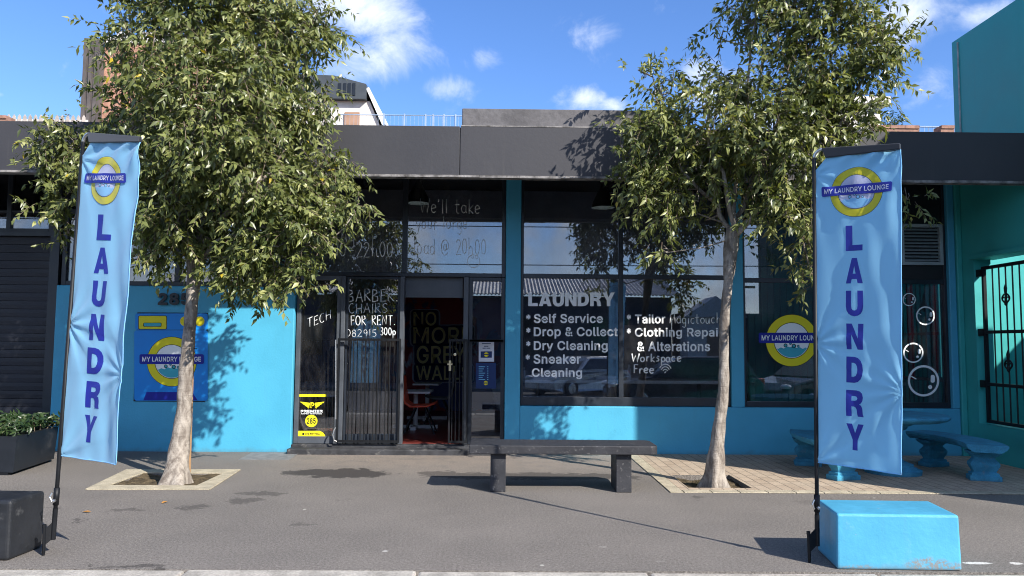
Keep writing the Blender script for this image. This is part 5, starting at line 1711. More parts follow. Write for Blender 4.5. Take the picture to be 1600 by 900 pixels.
def make_flag(tag_label, spike, foot, topz, ztop, zbot, lean, vec, fold, seed, logo_u, let_u, let_w=.054, droop=.012):
    """banner on a pole: A(v) runs down the pole side, B(v) down the free edge"""
    rd = random.Random(seed)
    base = np.array([spike[0], spike[1], 0.0])
    t = thing('flag_banner', base, tag_label, 'flag', 'laundry flags at the kerb')
    foot = np.array(foot, float)
    top = foot+lean*(topz-foot[2])
    top[2] = topz
    along = lambda z: foot+(top-foot)*((z-foot[2])/(topz-foot[2]))
    vec, vec2 = np.array(vec[0], float), np.array(vec[1], float)
    vh = vec/np.linalg.norm(vec)
    nrm = np.cross(vh, np.array([0, 0, 1.0]))
    if nrm[1] > 0: nrm = -nrm          # towards the street
    A0, A1 = along(ztop), along(zbot)
    ph = [rd.uniform(0, 6.28) for _ in range(8)]
    fans = [(0, .05, 9, .0060, .55, 1, ph[5]), (1.0, 0.0, 11, .0050, .6, 1, ph[6]), (0, rd.uniform(.52, .62), 10, .0085, .5, 1, ph[7]), (0, 1.0, 9, .0065, .65, 1, ph[1]), (1.02, rd.uniform(.66, .8), 12, .0060, .5, 1, ph[2])]

    def surf(u, v, off=0.0):
        a = A0+(A1-A0)*v
        # free edge sags a little; diagonal pull wrinkles near the top arm, long soft folds below
        e = min(1, max(0, u))
        w = 0.0
        w += .005*math.sin(2*math.pi*(1.1*u+2.6*v)+ph[0])*e
        w += .0042*math.sin(2*math.pi*(2.3*u+3.4*v)+ph[1])*(.25+.75*e)
        w += .0035*math.sin(2*math.pi*(3.4*u-2.2*v)+ph[2])*e
        w += .0095*math.sin(2*math.pi*(3.2*u+10.5*v)+ph[3])*math.exp(-v/.10)*(.5+e)
        w += .006*math.sin(2*math.pi*(1.0*u+1.5*v)+ph[4])*max(0, v-.3)
        # fans of tension creases running out from where the cloth is held
        for (au, av, kk, am, ln_, sg, po) in fans:
            du, dv = (u-au), (v-av)*3.7
            dist = math.hypot(du, dv)
            fall = math.exp(-dist/ln_)*min(1.0, dist/.10)
            sn = math.sin(kk*math.atan2(dv, du+1e-6)+po)
            w += am*fall*(abs(sn)**.6*(1 if sn > 0 else -1))*sg
        dx = 0.0
        if fold:
            s = max(0.0, u-(fold[0]-fold[1]*v))
            w += fold[2]*s*s/(s+.05)*min(1, max(0, (v-.16)/.25))
        p = a+(vec+(vec2-vec)*v)*(u-dx)+np.array([0, 0, -1.0])*(.012*u+droop*u*(1-v))+nrm*(w+off)
        return p
    nu, nv = 44, 170
    vs, fs = [], []
    for j in range(nv+1):
        v = j/nv
        u0 = .145*max(0, 1-v/.045)
        for i in range(nu+1):
            u = u0+(1-u0)*i/nu
            vs.append(surf(u, v))
    for j in range(nv):
        for i in range(nu):
            a = j*(nu+1)+i
            fs.append((a, a+1, a+nu+2, a+nu+1))
    mb = MB()
    mb.add(vs, fs)
    cl = mb.build('cloth', 'flag_cloth', t, smooth=True)
    # hem along the free edge and foot
    mb = MB()
    mb.tube([surf(1.0, v, 0) for v in np.linspace(0, 1, 80)], .0035, 5)
    mb.tube([surf(u, 1.0, 0) for u in np.linspace(0, 1, 30)], .0035, 5)
    mb.build('hem', 'flag_cloth', cl, smooth=True)
    H = ztop-zbot
    Wd = np.linalg.norm(vec)
    fm = lambda x, y, off: surf(x/Wd, -y/H, off)
    sh = logo_shapes(logo_u*Wd, -.122*H, .163, (0, 1, 2, 3, 4, 5), o=.0014, bar=1.0)
    art('badge', sh, fm, ['flag_outline', 'flag_yellow', 'flag_lavender', 'flag_cloth', 'flag_navy', 'flag_white'], cl, maxlen=.022)
    sh = []
    for k, ch in enumerate('LAUNDRY'):
        vc = .272+.1055*k
        sh.append((*text_box(ch, (let_u*Wd-let_w), -(vc+.041)*H, (let_u*Wd+let_w), -(vc-.041)*H, heavy=True), 0, .0018))
    art('lettering', sh, fm, ['flag_navy'], cl, maxlen=.02)
    # pole with dark sleeve, bent silver corner, top arm
    mb = MB()
    pts = [along(foot[2]-.0), along(.55), along(zbot), along(ztop+.005)]
    mb.tube(pts, [.013, .013, .0145, .0125], 10)
    mb.tube([along(.32), along(.43)], .0185, 10)
    pole = mb.build('pole', 'black_metal', t, smooth=True)
    mb = MB()
    c = along(.37)
    mb.tube([c+np.array([-.02, -.01, -.03]), c+np.array([-.035, -.012, .0]), c+np.array([-.02, -.01, .03])], .006, 6)
    mb.lathe(c+np.array([.0, -.02, -.02]), [(.002, -.012), (.010, -.01), (.010, .005)], 8, ax='y')
    mb.build('clip', 'silver_metal', pole)
    mb = MB()
    a = along(ztop+.005)
    r = .055
    upv = np.array([0, 0, 1.0])
    arc = [a+upv*r*math.sin(x)+vh*r*(1-math.cos(x)) for x in np.linspace(0, math.pi/2, 8)]
    mb.tube(arc, .0105, 8)
    mb.build('corner_bend', 'silver_metal', t, smooth=True)
    mb = MB()
    arm0 = arc[-1]
    arm1 = surf(1.0, 0)+np.array([0, 0, .030])
    lo0, lo1 = surf(.145, 0), surf(1.0, 0)
    q = [arm0+np.array([0, 0, .008]), arm1+np.array([0, 0, .008]), lo1, lo0]
    th = nrm*.013
    mb.hexa([p-th for p in q]+[p+th for p in q])
    mb.build('arm_sleeve', 'flag_black', t, bevel=.005)
    # ground spike with bracket
    mb = MB()
    sp_top = base+np.array([0, 0, .20])
    mb.tube([base+np.array([0, 0, -.05]), base+np.array([.004, 0, .03]), sp_top], [.005, .011, .011], 8)
    mb.lathe(sp_top, [(.004, 0), (.013, -.002), (.013, -.02)], 8)
    f2 = along(foot[2])
    mb.hexa([base+np.array([0, -.006, .06]), f2+np.array([0, -.006, .01]), f2+np.array([0, .006, .01]), base+np.array([0, .006, .06]),
             base+np.array([0, -.006, .165]), f2+np.array([0, -.006, .12]), f2+np.array([0, .006, .12]), base+np.array([0, .006, .165])])
    mb.tube([f2, f2+(along(.6)-f2)*.4], .0155, 10)
    mb.build('ground_spike', 'black_metal', t)


sp = G(1264, 879)
pf = P(1277, 853, sp[1]+.02)
ptop = P(1272, 262, sp[1]+.02)
zb_ = P(1277, 722, sp[1]+.02)[2]
zt_ = P(1272, 249, sp[1]+.02)[2]
make_flag('tall light blue laundry flag standing at the blue concrete block', sp, pf, ptop[2], zt_, zb_, (ptop-pf)/(ptop[2]-pf[2]), ((.40, -.37, 0), (.355, -.40, 0)), None, 5, .50, .475)
sp = G(67, 868)
pf = P(83, 843, sp[1]+.03)
ptop = P(130, 222, sp[1]+.03)
zb_ = P(92, 712, sp[1]+.03)[2]
zt_ = P(131, 224, sp[1]+.03)[2]
make_flag('tall light blue laundry flag leaning beside the black concrete block', sp, pf, ptop[2], zt_, zb_, (ptop-pf)/(ptop[2]-pf[2]), ((.53, -.30, 0), (.525, -.26, 0)), (.86, .12, .14), 8, .46, .49, .074, .055)

# ================================================================== TREES


def leaves_mesh(twigs, per, Lr, wr, drng, droop=.45):
    """twigs: list of polylines (k,3). returns verts, tri indices, tints"""
    B, D, T = [], [], []
    for tw in twigs:
        tw = np.asarray(tw)
        n = per
        tt = (np.arange(n)+drng.random(n)*.8)/n*.9+.10
        s = tt*(len(tw)-1)
        i = np.minimum(s.astype(int), len(tw)-2)
        f = (s-i)[:, None]
        B.append(tw[i]*(1-f)+tw[i+1]*f)
        d = tw[i+1]-tw[i]
        d /= np.linalg.norm(d, axis=1, keepdims=True)+1e-9
        D.append(d)
        T.append(np.clip(drng.normal(.42, .2)+drng.normal(0, .16, n)+.18*(tt-.5), 0, .97))
    B, D, T = np.vstack(B), np.vstack(D), np.concatenate(T)
    N = len(B)
    T[drng.random(N) < .004] = 1.0
    rv = drng.normal(size=(N, 3))
    side = np.cross(D, rv)
    side /= np.linalg.norm(side, axis=1, keepdims=True)+1e-9
    ld = D*.55+side*.85+np.array([0, 0, -droop])
    ld /= np.linalg.norm(ld, axis=1, keepdims=True)
    up = np.array([.38, -.45, .75])+drng.normal(size=(N, 3))*.50
    wv = np.cross(ld, up)
    wv /= np.linalg.norm(wv, axis=1, keepdims=True)+1e-9
    nv = np.cross(wv, ld)
    L = (Lr[0]+(Lr[1]-Lr[0])*drng.random(N))[:, None]
    w = (wr[0]+(wr[1]-wr[0])*drng.random(N))[:, None]
    base = B
    m1l = B+ld*L*.38-wv*w*.5+nv*L*.06
    m1r = B+ld*L*.38+wv*w*.5+nv*L*.06
    m0 = B+ld*L*.40
    tip = B+ld*L-nv*L*.10
    V = np.stack([base, m1l, m0, m1r, tip], 1).reshape(-1, 3)
    o = (np.arange(N)*5)[:, None]
    tri = np.array([[0, 2, 1], [0, 3, 2], [1, 2, 4], [2, 3, 4]]).reshape(1, -1)
    F = (o+tri).ravel()
    return V, F, np.repeat(T, 5)


def build_tree(label, Y0, trunk_px, blobs, limbs, seed, dens, base_px, extra_px=(), group=None):
    dr = np.random.default_rng(seed)
    sc = Y0/FPX
    tp = [(P(a, b, Y0), r*sc) for a, b, r in trunk_px]
    base = G(*base_px)
    t = thing('street_tree', base, label, 'tree', group)
    tp[0] = (base+np.array([0, 0, -.06]), tp[0][1])
    # trunk rings; the foot flares into low root ridges
    ctr = np.array([p for p, _ in tp])
    rads = np.array([r for _, r in tp])
    hs = ctr[:, 2]
    zz = np.concatenate([np.linspace(hs[0], hs[0]+.45, 14)[:-1], np.linspace(hs[0]+.45, hs[-1], 34)])
    n = 22
    ph = dr.random(4)*6.28
    vs, fs, pts, rad = [], [], [], []
    for z in zz:
        c_ = np.array([np.interp(z, hs, ctr[:, 0])+.010*math.sin(z*5+ph[0]), np.interp(z, hs, ctr[:, 1])+.010*math.sin(z*4+ph[1]), z])
        r0 = np.interp(z, hs, rads)*(1+.04*math.sin(z*9+ph[2])+.05*math.sin(z*23+ph[3]))
        hh_ = max(0.0, z-base[2]+.02)
        for k in range(n):
            a = 2*math.pi*k/n
            rr = r0*(1+.04*math.sin(3*a+z*3)+.55*math.exp(-hh_/.075)*(.45+.55*math.sin(4*a+ph[0]))**2+.12*math.exp(-hh_/.3)*math.sin(4*a+ph[0]))
            vs.append(c_+np.array([math.cos(a), math.sin(a), 0])*rr)
        pts.append(c_)
        rad.append(r0)
    for i in range(len(zz)-1):
        for k in range(n):
            a, b = i*n+k, i*n+(k+1) % n
            fs.append((a, b, b+n, a+n))
    fs.append(tuple(range((len(zz)-1)*n, len(zz)*n)))
    mb = MB()
    mb.add(vs, fs)
    fork = pts[-1]
    tops = []
    for lb in limbs:
        path = [fork+np.array([0, 0, -.12])]+[P(a, b, Y0+dy) for a, b, dy in lb]
        rr = np.linspace(rad[-1]*.42, .006, len(path))
        # smooth
        q = []
        qr = []
        for i in range(len(path)-1):
            for k in range(4):
                f = k/4
                q.append(path[i]*(1-f)+path[i+1]*f+dr.normal(0, .012, 3))
                qr.append(rr[i]*(1-f)+rr[i+1]*f)
        q.append(path[-1])
        qr.append(rr[-1])
        mb.tube(q, qr, 8)
        tops.append(np.array(q))
    allp = np.vstack(tops)
    # blobs -> twigs
    twigs = []
    for (px, py, rp, dy, wgt) in blobs:
        c = P(px, py, Y0+dy)
        r = rp*sc
        # a branch from the nearest limb point to the clump
        j = np.argmin(((allp-c)**2).sum(1)+(allp[:, 2] > c[2]+.1)*.5)
        s = allp[j]
        md = (s+c)/2+dr.normal(0, .06, 3)
        mb.tube([s, md, c], [.010, .007, .004], 6)
        n = int(dens*wgt*(r/.5)**2)
        nc = max(3, int(n/9))
        cl_d = dr.normal(size=(nc, 3))
        cl_d /= np.linalg.norm(cl_d, axis=1, keepdims=True)
        cl_p = c+np.array([0, 0, .05])+cl_d*max(.06, r-.13)*(dr.random((nc, 1))**.40)
        for q in range(nc):
            mb.tube([c+(cl_p[q]-c)*.15, c+(cl_p[q]-c)*.6+dr.normal(0, .03, 3), cl_p[q]], [.005, .004, .0025], 4)
        for _ in range(n):
            q = dr.integers(nc)
            d = cl_d[q]+dr.normal(0, .55, 3)
            d /= np.linalg.norm(d)
            p = cl_p[q]+dr.normal(0, .085, 3)
            g = d*.55+dr.normal(0, .45, 3)+np.array([0, 0, dr.uniform(-.35, .35)])
            g /= np.linalg.norm(g)
            Lt = dr.uniform(.20, .42)
            k = 5
            tw = [p]
            for q_ in range(k-1):
                g = g+np.array([0, 0, -.17])+dr.normal(0, .08, 3)
                g /= np.linalg.norm(g)
                tw.append(tw[-1]+g*Lt/(k-1))
            twigs.append(tw)
    for path in extra_px:
        twigs.append([P(a, b, Y0+dy) for a, b, dy in path])
    mb.build('trunk', 'bark', t, smooth=True)
    V, F, T = leaves_mesh(twigs, 13, (.048, .112), (.022, .042), dr)
    nl = len(F)//3
    # twigs as thin three-sided stems in the crown mesh
    tv, tf = [], []
    for tw in twigs[::1]:
        o = len(V)+len(tv)
        for i, p in enumerate(tw[:-1]):
            rr = .0042*(1-i/len(tw)*.6)
            for a in (0, 2.1, 4.2):
                tv.append(p+np.array([math.cos(a), math.sin(a), .3*math.sin(a)])*rr)
        m = len(tw)-1
        for i in range(m-1):
            for k in range(3):
                a, b = o+i*3+k, o+i*3+(k+1) % 3
                tf += [a, b, b+3, a+3]
    nt = len(tf)//4
    VV = np.vstack([V, np.array(tv)])
    FF = np.concatenate([F, np.array(tf)])
    cnt = np.concatenate([np.full(nl, 3), np.full(nt, 4)])
    mi = np.concatenate([np.zeros(nl, int), np.ones(nt, int)])
    at = np.concatenate([T, np.zeros(len(tv))])
    mesh_np('crown', VV, FF, cnt, ['leaf', 'twig'], t, mi, at)
    return t


LB = [(330, 60, 150, 0, 1.0), (250, 40, 88, .2, .6), (430, 50, 95, -.1, .9), (496, 45, 48, .1, 1.0), (340, 190, 150, -.35, 1.0), (460, 150, 80, .1, 1.1), (208, 205, 90, .1, .85), (190, 110, 50, .3, .45),
      (120, 235, 62, .25, 1.1), (84, 235, 34, .3, .9), (116, 315, 48, .3, 1.0), (106, 365, 24, .3, .9), (285, 320, 95, -.2, 1.1), (410, 290, 105, -.35, 1.1), (512, 262, 48, -.1, 1.1), (512, 318, 48, -.35, 1.1), (560, 325, 20, -.4, 1.0),
      (452, 378, 62, -.45, 1.1), (400, 405, 60, -.3, 1.1), (450, 440, 32, -.5, 1.1), (385, 460, 22, -.3, .9), (455, 425, 32, -.45, 1.0), (335, 365, 50, .1, 1.0), (258, 385, 34, -.2, 1.0), (240, 330, 60, 0, 1.0),
      (330, -90, 150, 0, .9), (420, -150, 90, .1, .8), (240, -140, 90, .1, .8), (330, -260, 90, 0, .7)]
LL = [[(285, 330, .1), (240, 230, .2), (200, 130, .25), (190, 20, .3)], [(322, 320, -.1), (350, 210, -.15), (345, 80, -.1), (335, -80, 0)], [(345, 340, -.2), (420, 270, -.3), (470, 170, -.1), (480, 60, 0)],
      [(260, 350, .2), (180, 280, .3), (110, 240, .3)], [(350, 370, -.25), (430, 350, -.4), (500, 390, -.45)], [(300, 300, .3), (290, 150, .4), (260, 20, .3)]]
build_tree('bushy street tree with a slender trunk in the framed pit at the left', 7.95, [(275, 756, 19), (280, 700, 14), (286, 640, 11.5), (294, 550, 9.2), (299, 470, 8.8), (303, 420, 11), (305, 395, 13)],
           LB, LL, 21, 150, (275, 756), group=None)
RB = [(1235, 20, 115, 0, .85), (1300, 50, 100, -.1, .9), (1165, 35, 60, .1, .65), (1368, 45, 42, -.1, .8), (1340, 130, 80, -.25, 1.05), (1225, 140, 105, .05, 1.0), (1140, 130, 55, .2, .7), (1120, 60, 24, .2, .5),
      (1035, 155, 44, .2, .55), (1010, 118, 26, .2, .45), (1065, 125, 24, .2, .4), (1030, 230, 80, 0, 1.05), (985, 255, 42, -.05, 1.0), (1110, 225, 85, -.2, 1.1), (1205, 245, 95, -.2, 1.1), (1288, 222, 64, -.25, 1.2), (1330, 190, 40, -.2, 1.0),
      (1060, 300, 48, -.1, 1.0), (1010, 300, 34, -.1, .9), (1228, 325, 50, -.35, .95), (1256, 385, 36, -.4, 1.15), (1262, 428, 24, -.42, 1.1), (1040, 345, 26, -.15, .7), (1040, 395, 18, -.15, .7), (1418, 312, 12, .1, 1.6),
      (1405, 60, 18, -.1, .7), (1382, 88, 22, -.1, .6), (1120, 340, 22, .3, .6),
      (1240, -100, 125, 0, .8), (1330, -110, 80, .1, .8), (1270, -220, 90, 0, .7)]
RL = [[(1150, 300, 0), (1165, 200, .1), (1175, 70, .1), (1190, -60, .1)], [(1120, 320, .1), (1065, 270, 0), (1030, 180, .15), (1020, 120, .2)], [(1180, 330, -.1), (1230, 305, -.3), (1290, 230, -.25), (1340, 140, -.25), (1385, 60, -.1)],
      [(1165, 310, .15), (1215, 210, .05), (1260, 100, 0), (1290, -60, 0)], [(1135, 290, -.2), (1105, 210, -.2), (1110, 120, .1)], [(1190, 325, -.25), (1245, 345, -.4), (1266, 420, -.42)]]
build_tree('open street tree with a pale bare trunk rising from the brick paving', 7.85, [(1114, 758, 16), (1121, 700, 11), (1129, 610, 8), (1133, 510, 7.2), (1137, 440, 7.5), (1140, 395, 11), (1146, 355, 11)],
           RB, RL, 33, 130, (1114, 758), group=None,
           extra_px=[[(1365, 300, .1), (1385, 303, .1), (1405, 306, .1), (1432, 308, .1)], [(1372, 315, .1), (1390, 322, .1), (1410, 330, .1), (1425, 340, .1)]])
# timber stake behind the left trunk
sk = G(294, 742)
t = thing('tree_stake', sk, 'thin brown timber stake standing behind the left tree trunk', 'stake')
mb = MB()
mb.tube([sk+np.array([0, 0, -.05]), P(300, 560, sk[1]), P(305, 470, sk[1])], [.026, .024, .022], 8)
mb.build('pole', 'timber', t)
mb = MB()
c = P(301, 545, sk[1]-.05)
mb.tube([c+np.array([.06*math.cos(a)-.02, .07*math.sin(a), 0]) for a in np.linspace(0, 6.28, 14)], .006, 6)
mb.build('tie', 'black_metal', t)

# shrub in the planter
t = thing('planter_shrub', (PLANT_C[0], PLANT_C[1], PLANT_Z-.05), 'low leafy green shrub growing in the black planter', 'shrub')
dr = np.random.default_rng(4)
twigs = []
mb = MB()
for k in range(420):
    u = dr.random(2)*2-1
    p = np.array([PLANT_C[0]+u[0]*.95, PLANT_C[1]+u[1]*.42, PLANT_Z-.04])
    hgt = .26*(1-.35*u[1]**2)*(.55+.45*dr.random())*(1-.5*max(0, u[0]-.55))
    g = np.array([u[0]*.25+dr.normal(0, .3), u[1]*.45+dr.normal(0, .3), 1.0])
    tip = p+g*hgt
    twigs.append([p+g*hgt*.3, p+g*hgt*.6, tip, tip+np.array([g[0]*.05, g[1]*.06, -.02])])
    if k % 6 == 0: mb.tube([p, tip], .004, 5)
mb.build('stem', 'twig', t)
V, F, T = leaves_mesh(twigs, 8, (.06, .10), (.022, .036), dr, .15)
mesh_np('foliage', V, F, np.full(len(F)//3, 3), ['shrub_leaf'], t, None, T)
# grass tuft at the foot of the right tree
t_ = MB()
g0 = G(1098, 752)
for k in range(60):
    a = random.uniform(0, 6.28)
    r = random.uniform(0, .10)
    b0 = g0+np.array([r*math.cos(a)*1.6, r*math.sin(a)*.6, -.06])
    tp = b0+np.array([random.uniform(-.06, .06), random.uniform(-.05, .05), random.uniform(.04, .10)])
    s = np.array([.004, .002, 0])
    t_.add([b0-s, b0+s, tp], [(0, 1, 2)])
o = t_.build('weeds', 'shrub_leaf', at=g0)
tag(o, 'small green weeds at the foot of the right tree', kind='stuff')

# ================================================================== BUILDINGS BEHIND THE SHOP ROOF
# brick building behind the left tree
BY = 22.0
p0, p1 = P(158, 185, BY), P(345, 70, BY)
t = thing('brick_building', ((p0[0]+p1[0])/2, BY+2, -.6), 'pink brick building rising behind the left tree', 'building')
mb = MB()
mb.box(p0[0], p1[0], BY, BY+5, -.6, p1[2])
mb.build('wall', 'pink_brick', t)
mb = MB()
k = 0
x = p0[0]
while x < p1[0]-.3:
    mb.box(x, x+.34, BY-.05, BY+.3, p1[2]+.001, p1[2]+(.34 if k % 2 else .20))
    x += .36
    k += 1
mb.build('coping', 'house_white', t, label='stepped white coping')
mb = MB()
x = P(136, 120, BY)[0]
while x < p0[0]-.05:
    mb.box(x, x+.10, BY-.25, BY+4.9, -.6, p1[2]+.05)
    mb.box(x+.10, x+.16, BY-.21, BY+4.9, -.6, p1[2]+.05)
    x += .16
mb.build('side_cladding', 'dark_sheet', t, label='dark corrugated side')

# pale house with a slate dormer
HY = 30.0
t = thing('gabled_house', (P(560, 190, HY)[0], HY+3, -.6), 'pale house with dark slate dormer behind the fascia', 'house')
a0, a1, a2, a3 = P(500, 195, HY), P(569, 195, HY), P(574, 158, HY), P(596, 195, HY)
zTop = P(570, 158, HY)[2]
mb = MB()
mb.box(a0[0]-3, a1[0], HY, HY+6, -.6, zTop)
mb.prism([(a1[0]+.001, -.6), (a3[0], -.6), (a3[0], a3[2]-.2), (a1[0]+.2, zTop), (a1[0]+.001, zTop)], 'y', HY+.02, HY+6)
mb.build('wall', 'house_white', t)
mb = MB()
e0, e1 = P(573, 140, HY), P(598, 197, HY)
dd = np.array([.11, 0, .06])
mb.hexa([e0+np.array([0, -.15, 0]), e0+dd+np.array([0, -.15, 0]), e0+dd+np.array([0, 6.1, 0]), e0+np.array([0, 6.1, 0]), e1+np.array([0, -.15, 0]), e1+dd+np.array([0, -.15, 0]), e1+dd+np.array([0, 6.1, 0]), e1+np.array([0, 6.1, 0])])
mb.build('barge_board', 'white_paint', t)
mb = MB()
z0, z1 = P(560, 158, HY)[2], P(560, 129, HY)[2]
x0, x1 = a0[0]-3, P(574, 140, HY)[0]
mb.prism([(x0, z0+.001), (x1, z0+.001), (x1, P(574, 135, HY)[2]), (P(525, 124, HY)[0], P(525, 122, HY)[2]), (x0, P(525, 118, HY)[2])], 'y', HY-.3, HY+4)
dm = mb.build('dormer', 'slate_cladding', t)
for pa in (531, 539, 546, 553):
    mb = MB()
    mb.box(P(pa, 145, HY)[0], P(pa+4.5, 145, HY)[0], HY-.33, HY-.302, P(pa, 153, HY)[2], P(pa, 134, HY)[2])
    mb.build('window', 'car_window', dm)
mb = MB()
mb.box(P(539, 180, HY)[0], P(562, 180, HY)[0], HY-.08, HY-.002, P(550, 196, HY)[2], P(550, 176, HY)[2])
mb.build('shutter', 'brown_shutter', t)

# rooftop railing behind the fascia
t = thing('roof_railing', (P(650, 190, 16)[0], 16, 4), 'white roof railing along the skyline left of the plaster block', 'railing')
mb = MB()
RY = 16.0
zt0 = P(660, 180.5, RY)[2]
zlo = P(660, 203, RY)[2]
mb.tube([(P(528, 180, RY)[0], RY, zt0), (P(724, 180, RY)[0], RY, zt0)], .011, 6)
mb.tube([(P(528, 180, RY)[0], RY, zlo), (P(724, 180, RY)[0], RY, zlo)], .011, 6)
mb.build('rail', 'rail_paint', t)
mb = MB()
x = P(528, 180, RY)[0]
while x < P(724, 180, RY)[0]:
    mb.tube([(x, RY, zlo), (x, RY, zt0)], .0035, 5)
    x += .085
mb.build('baluster', 'rail_paint', t)
for pa in (600, 632, 665, 677, 694, 712):
    mb = MB()
    xx = P(pa, 180, RY)[0]
    mb.box(xx-.015, xx+.015, RY-.02, RY+.02, 3.0, zt0+.03)
    mb.build('post', 'rail_paint', t)
# left fence of pointed pales on the skyline
t = thing('picket_fence', (P(70, 180, 15)[0], 15, 3.5), 'pale picket fence on the skyline above the left end of the fascia', 'fence')
RY = 15.0
mb = MB()
x = P(11, 180, RY)[0]
while x < P(136, 180, RY)[0]:
    zt1 = P(70, 180.5, RY)[2]
    mb.prism([(x, 3.2), (x+.06, 3.2), (x+.06, zt1-.03), (x+.03, zt1+.02), (x, zt1-.03)], 'y', RY, RY+.02)
    x += .105
mb.build('pales', 'weathered_wood', t)
mb = MB()
mb.box(P(11, 180, RY)[0], P(136, 180, RY)[0], RY+.021, RY+.05, P(70, 190, RY)[2], P(70, 186, RY)[2])
mb.build('rail', 'house_white', t)
# low brick parapets
for pa, pb, top, lab in ((-30, 11, 180, 'short red brick parapet at the top left end of the fascia'), (1368, 1436, 195.5, 'low red brick parapet right of the right tree on the skyline'), (1470, 1491, 196, 'small brick pier on the skyline next to the teal building')):
    Yp = 14.0
    a, b = P(pa, top, Yp), P(pb, top, Yp)
    mb = MB()
    mb.box(a[0], b[0], Yp, Yp+.23, 3.2, a[2]-.06)
    t = thing('brick_parapet', ((a[0]+b[0])/2, Yp, 3.2), lab, 'parapet')
    mb.build('brickwork', 'far_red_brick', t)
    mb = MB()
    n = max(1, int((b[0]-a[0])/.24))
    for i in range(n):
        x0 = a[0]+(b[0]-a[0])*i/n
        mb.box(x0+.004, x0+(b[0]-a[0])/n-.004, Yp-.02, Yp+.25, a[2]-.059, a[2])
    mb.build('coping', 'far_red_brick', t)
Yp = 15.0
a, b = P(1437, 198, Yp), P(1469, 198, Yp)
t = thing('roof_railing', ((a[0]+b[0])/2, Yp, 3.5), 'short blue white roof railing between the two brick parapets', 'railing')
mb = MB()
mb.tube([(a[0], Yp, a[2]), (b[0], Yp, a[2])], .016, 6)
x = a[0]
while x < b[0]:
    mb.tube([(x, Yp, 3.2), (x, Yp, a[2])], .006, 5)
    x += .09
mb.build('rail', 'rail_paint', t)
# house with flat white cornice behind the right tree
HY2 = 26.0
t = thing('cornice_house', (P(1350, 190, HY2)[0], HY2+3, -.6), 'pale plaster house with white cornice behind the right tree', 'house')
a, b = P(1290, 165, HY2), P(1376, 165, HY2)
mb = MB()
mb.box(a[0], b[0], HY2, HY2+6, -.6, a[2])
mb.build('wall', 'house_white', t)
mb = MB()
mb.box(a[0]-.2, P(1385, 160, HY2)[0], HY2-.3, HY2+6, a[2]+.001, P(1300, 154, HY2)[2])
mb.build('cornice', 'house_white', t)
mb = MB()
z1 = P(1360, 185, HY2)[2]
x = P(1345, 190, HY2)[0]
while x < P(1372, 190, HY2)[0]:
    mb.box(x, x+.06, HY2-.12, HY2-.06, z1-2, z1)
    x += .16
mb.build('balustrade', 'house_white', t)
# far tree top
FYT = 34.0
c = P(1391, 186, FYT)
t = thing('distant_tree', (c[0], FYT, -.6), 'small dark treetop showing above the brick parapet at the right', 'tree')
mb = MB()
mb.tube([(c[0], FYT, -.6), (c[0], FYT, c[2]-.2)], [.16, .05], 8)
mb.build('trunk', 'bark', t)
dr = np.random.default_rng(9)
twigs = []
for k in range(70):
    d = dr.normal(size=3)
    d /= np.linalg.norm(d)
    p = c+np.array([0, 0, -.15])+d*np.array([.45, .45, .30])*dr.random()**.4
    twigs.append([p, p+d*.15, p+d*.25+np.array([0, 0, .05])])
V, F, T = leaves_mesh(twigs, 7, (.12, .2), (.05, .08), dr)
mesh_np('crown', V, F, np.full(len(F)//3, 3), ['shrub_leaf'], t, None, T)

# ================================================================== ACROSS THE STREET (seen in the window reflections)
t = thing('corrugated_shed', (2, -16, -.4), 'long low building with corrugated roof mirrored in the shop windows', 'building')
mb = MB()
OY = -14.0
mb.box(-16, 7.6, OY-8, OY, -.6, 3.55)
mb.build('wall', 'dim_wall', t)
mb = MB()
n = 150
vs, fs = [], []
for i in range(n*2+1):
    x = -16.3+24.3*i/(n*2)
    dz = .05 if i % 2 else -.02
    vs += [(x, OY+.4, 3.62+dz), (x, OY-4.6, 4.95+dz), (x, OY+.4, 3.58+dz), (x, OY-4.6, 4.9+dz)]
for i in range(n*2):
    a = i*4
    fs += [(a, a+1, a+5, a+4), (a+2, a+6, a+7, a+3)]
mb.add(vs, fs)
mb.build('roof', 'roof_sheet', t)
for k in range(6):
    x = -13+k*3.4
    mb = MB()
    mb.box(x, x+1.7, OY+.001, OY+.05, .9, 2.6)
    mb.box(x+.82, x+.88, OY+.051, OY+.07, .9, 2.6)
    mb.build('window', 'car_window', t)
mb = MB()
mb.box(5.2, 6.9, OY+.001, OY+.06, -.3, 2.3)
mb.build('door', 'brown_shutter', t)
t = thing('added_dark_slab', (18, -20, -.4), 'added dark slab, tall and shallow, mirrored as the black part of the corner window', 'building')  # unseen slab added to black out the sky mirrored in the corner window
mb = MB()
mb.box(12.55, 27, -17, -15, -.6, 9.2)
mb.build('wall', 'dim_wall', t)
mb = MB()
mb.box(12.5, 27.1, -17.1, -14.9, 9.201, 9.4)
mb.build('roof', 'dark_sheet', t)
for k in range(3):
    for z in (1.0, 4.0, 6.6):
        mb = MB()
        mb.box(13.5+k*4, 15.2+k*4, -14.999, -14.95, z, z+1.5)
        mb.build('window', 'car_window', t)
t = thing('low_garage', (10, -20, -.4), 'low dark garage mirrored left of the badge in the corner window', 'building')
mb = MB()
mb.box(8.3, 12.5, -17, -15, -.6, 2.75)
mb.build('wall', 'dim_wall', t)
mb = MB()
mb.box(8.25, 12.49, -17.1, -14.9, 2.751, 2.9)
mb.build('roof', 'dark_sheet', t)
t = thing('white_house', (9, -30, -.4), 'small pale house mirrored behind the tree in the shop window', 'house')
mb = MB()
mb.box(7.9, 10.2, -13.6, -12.2, -.6, 2.6)
mb.build('wall', 'house_white', t)
mb = MB()
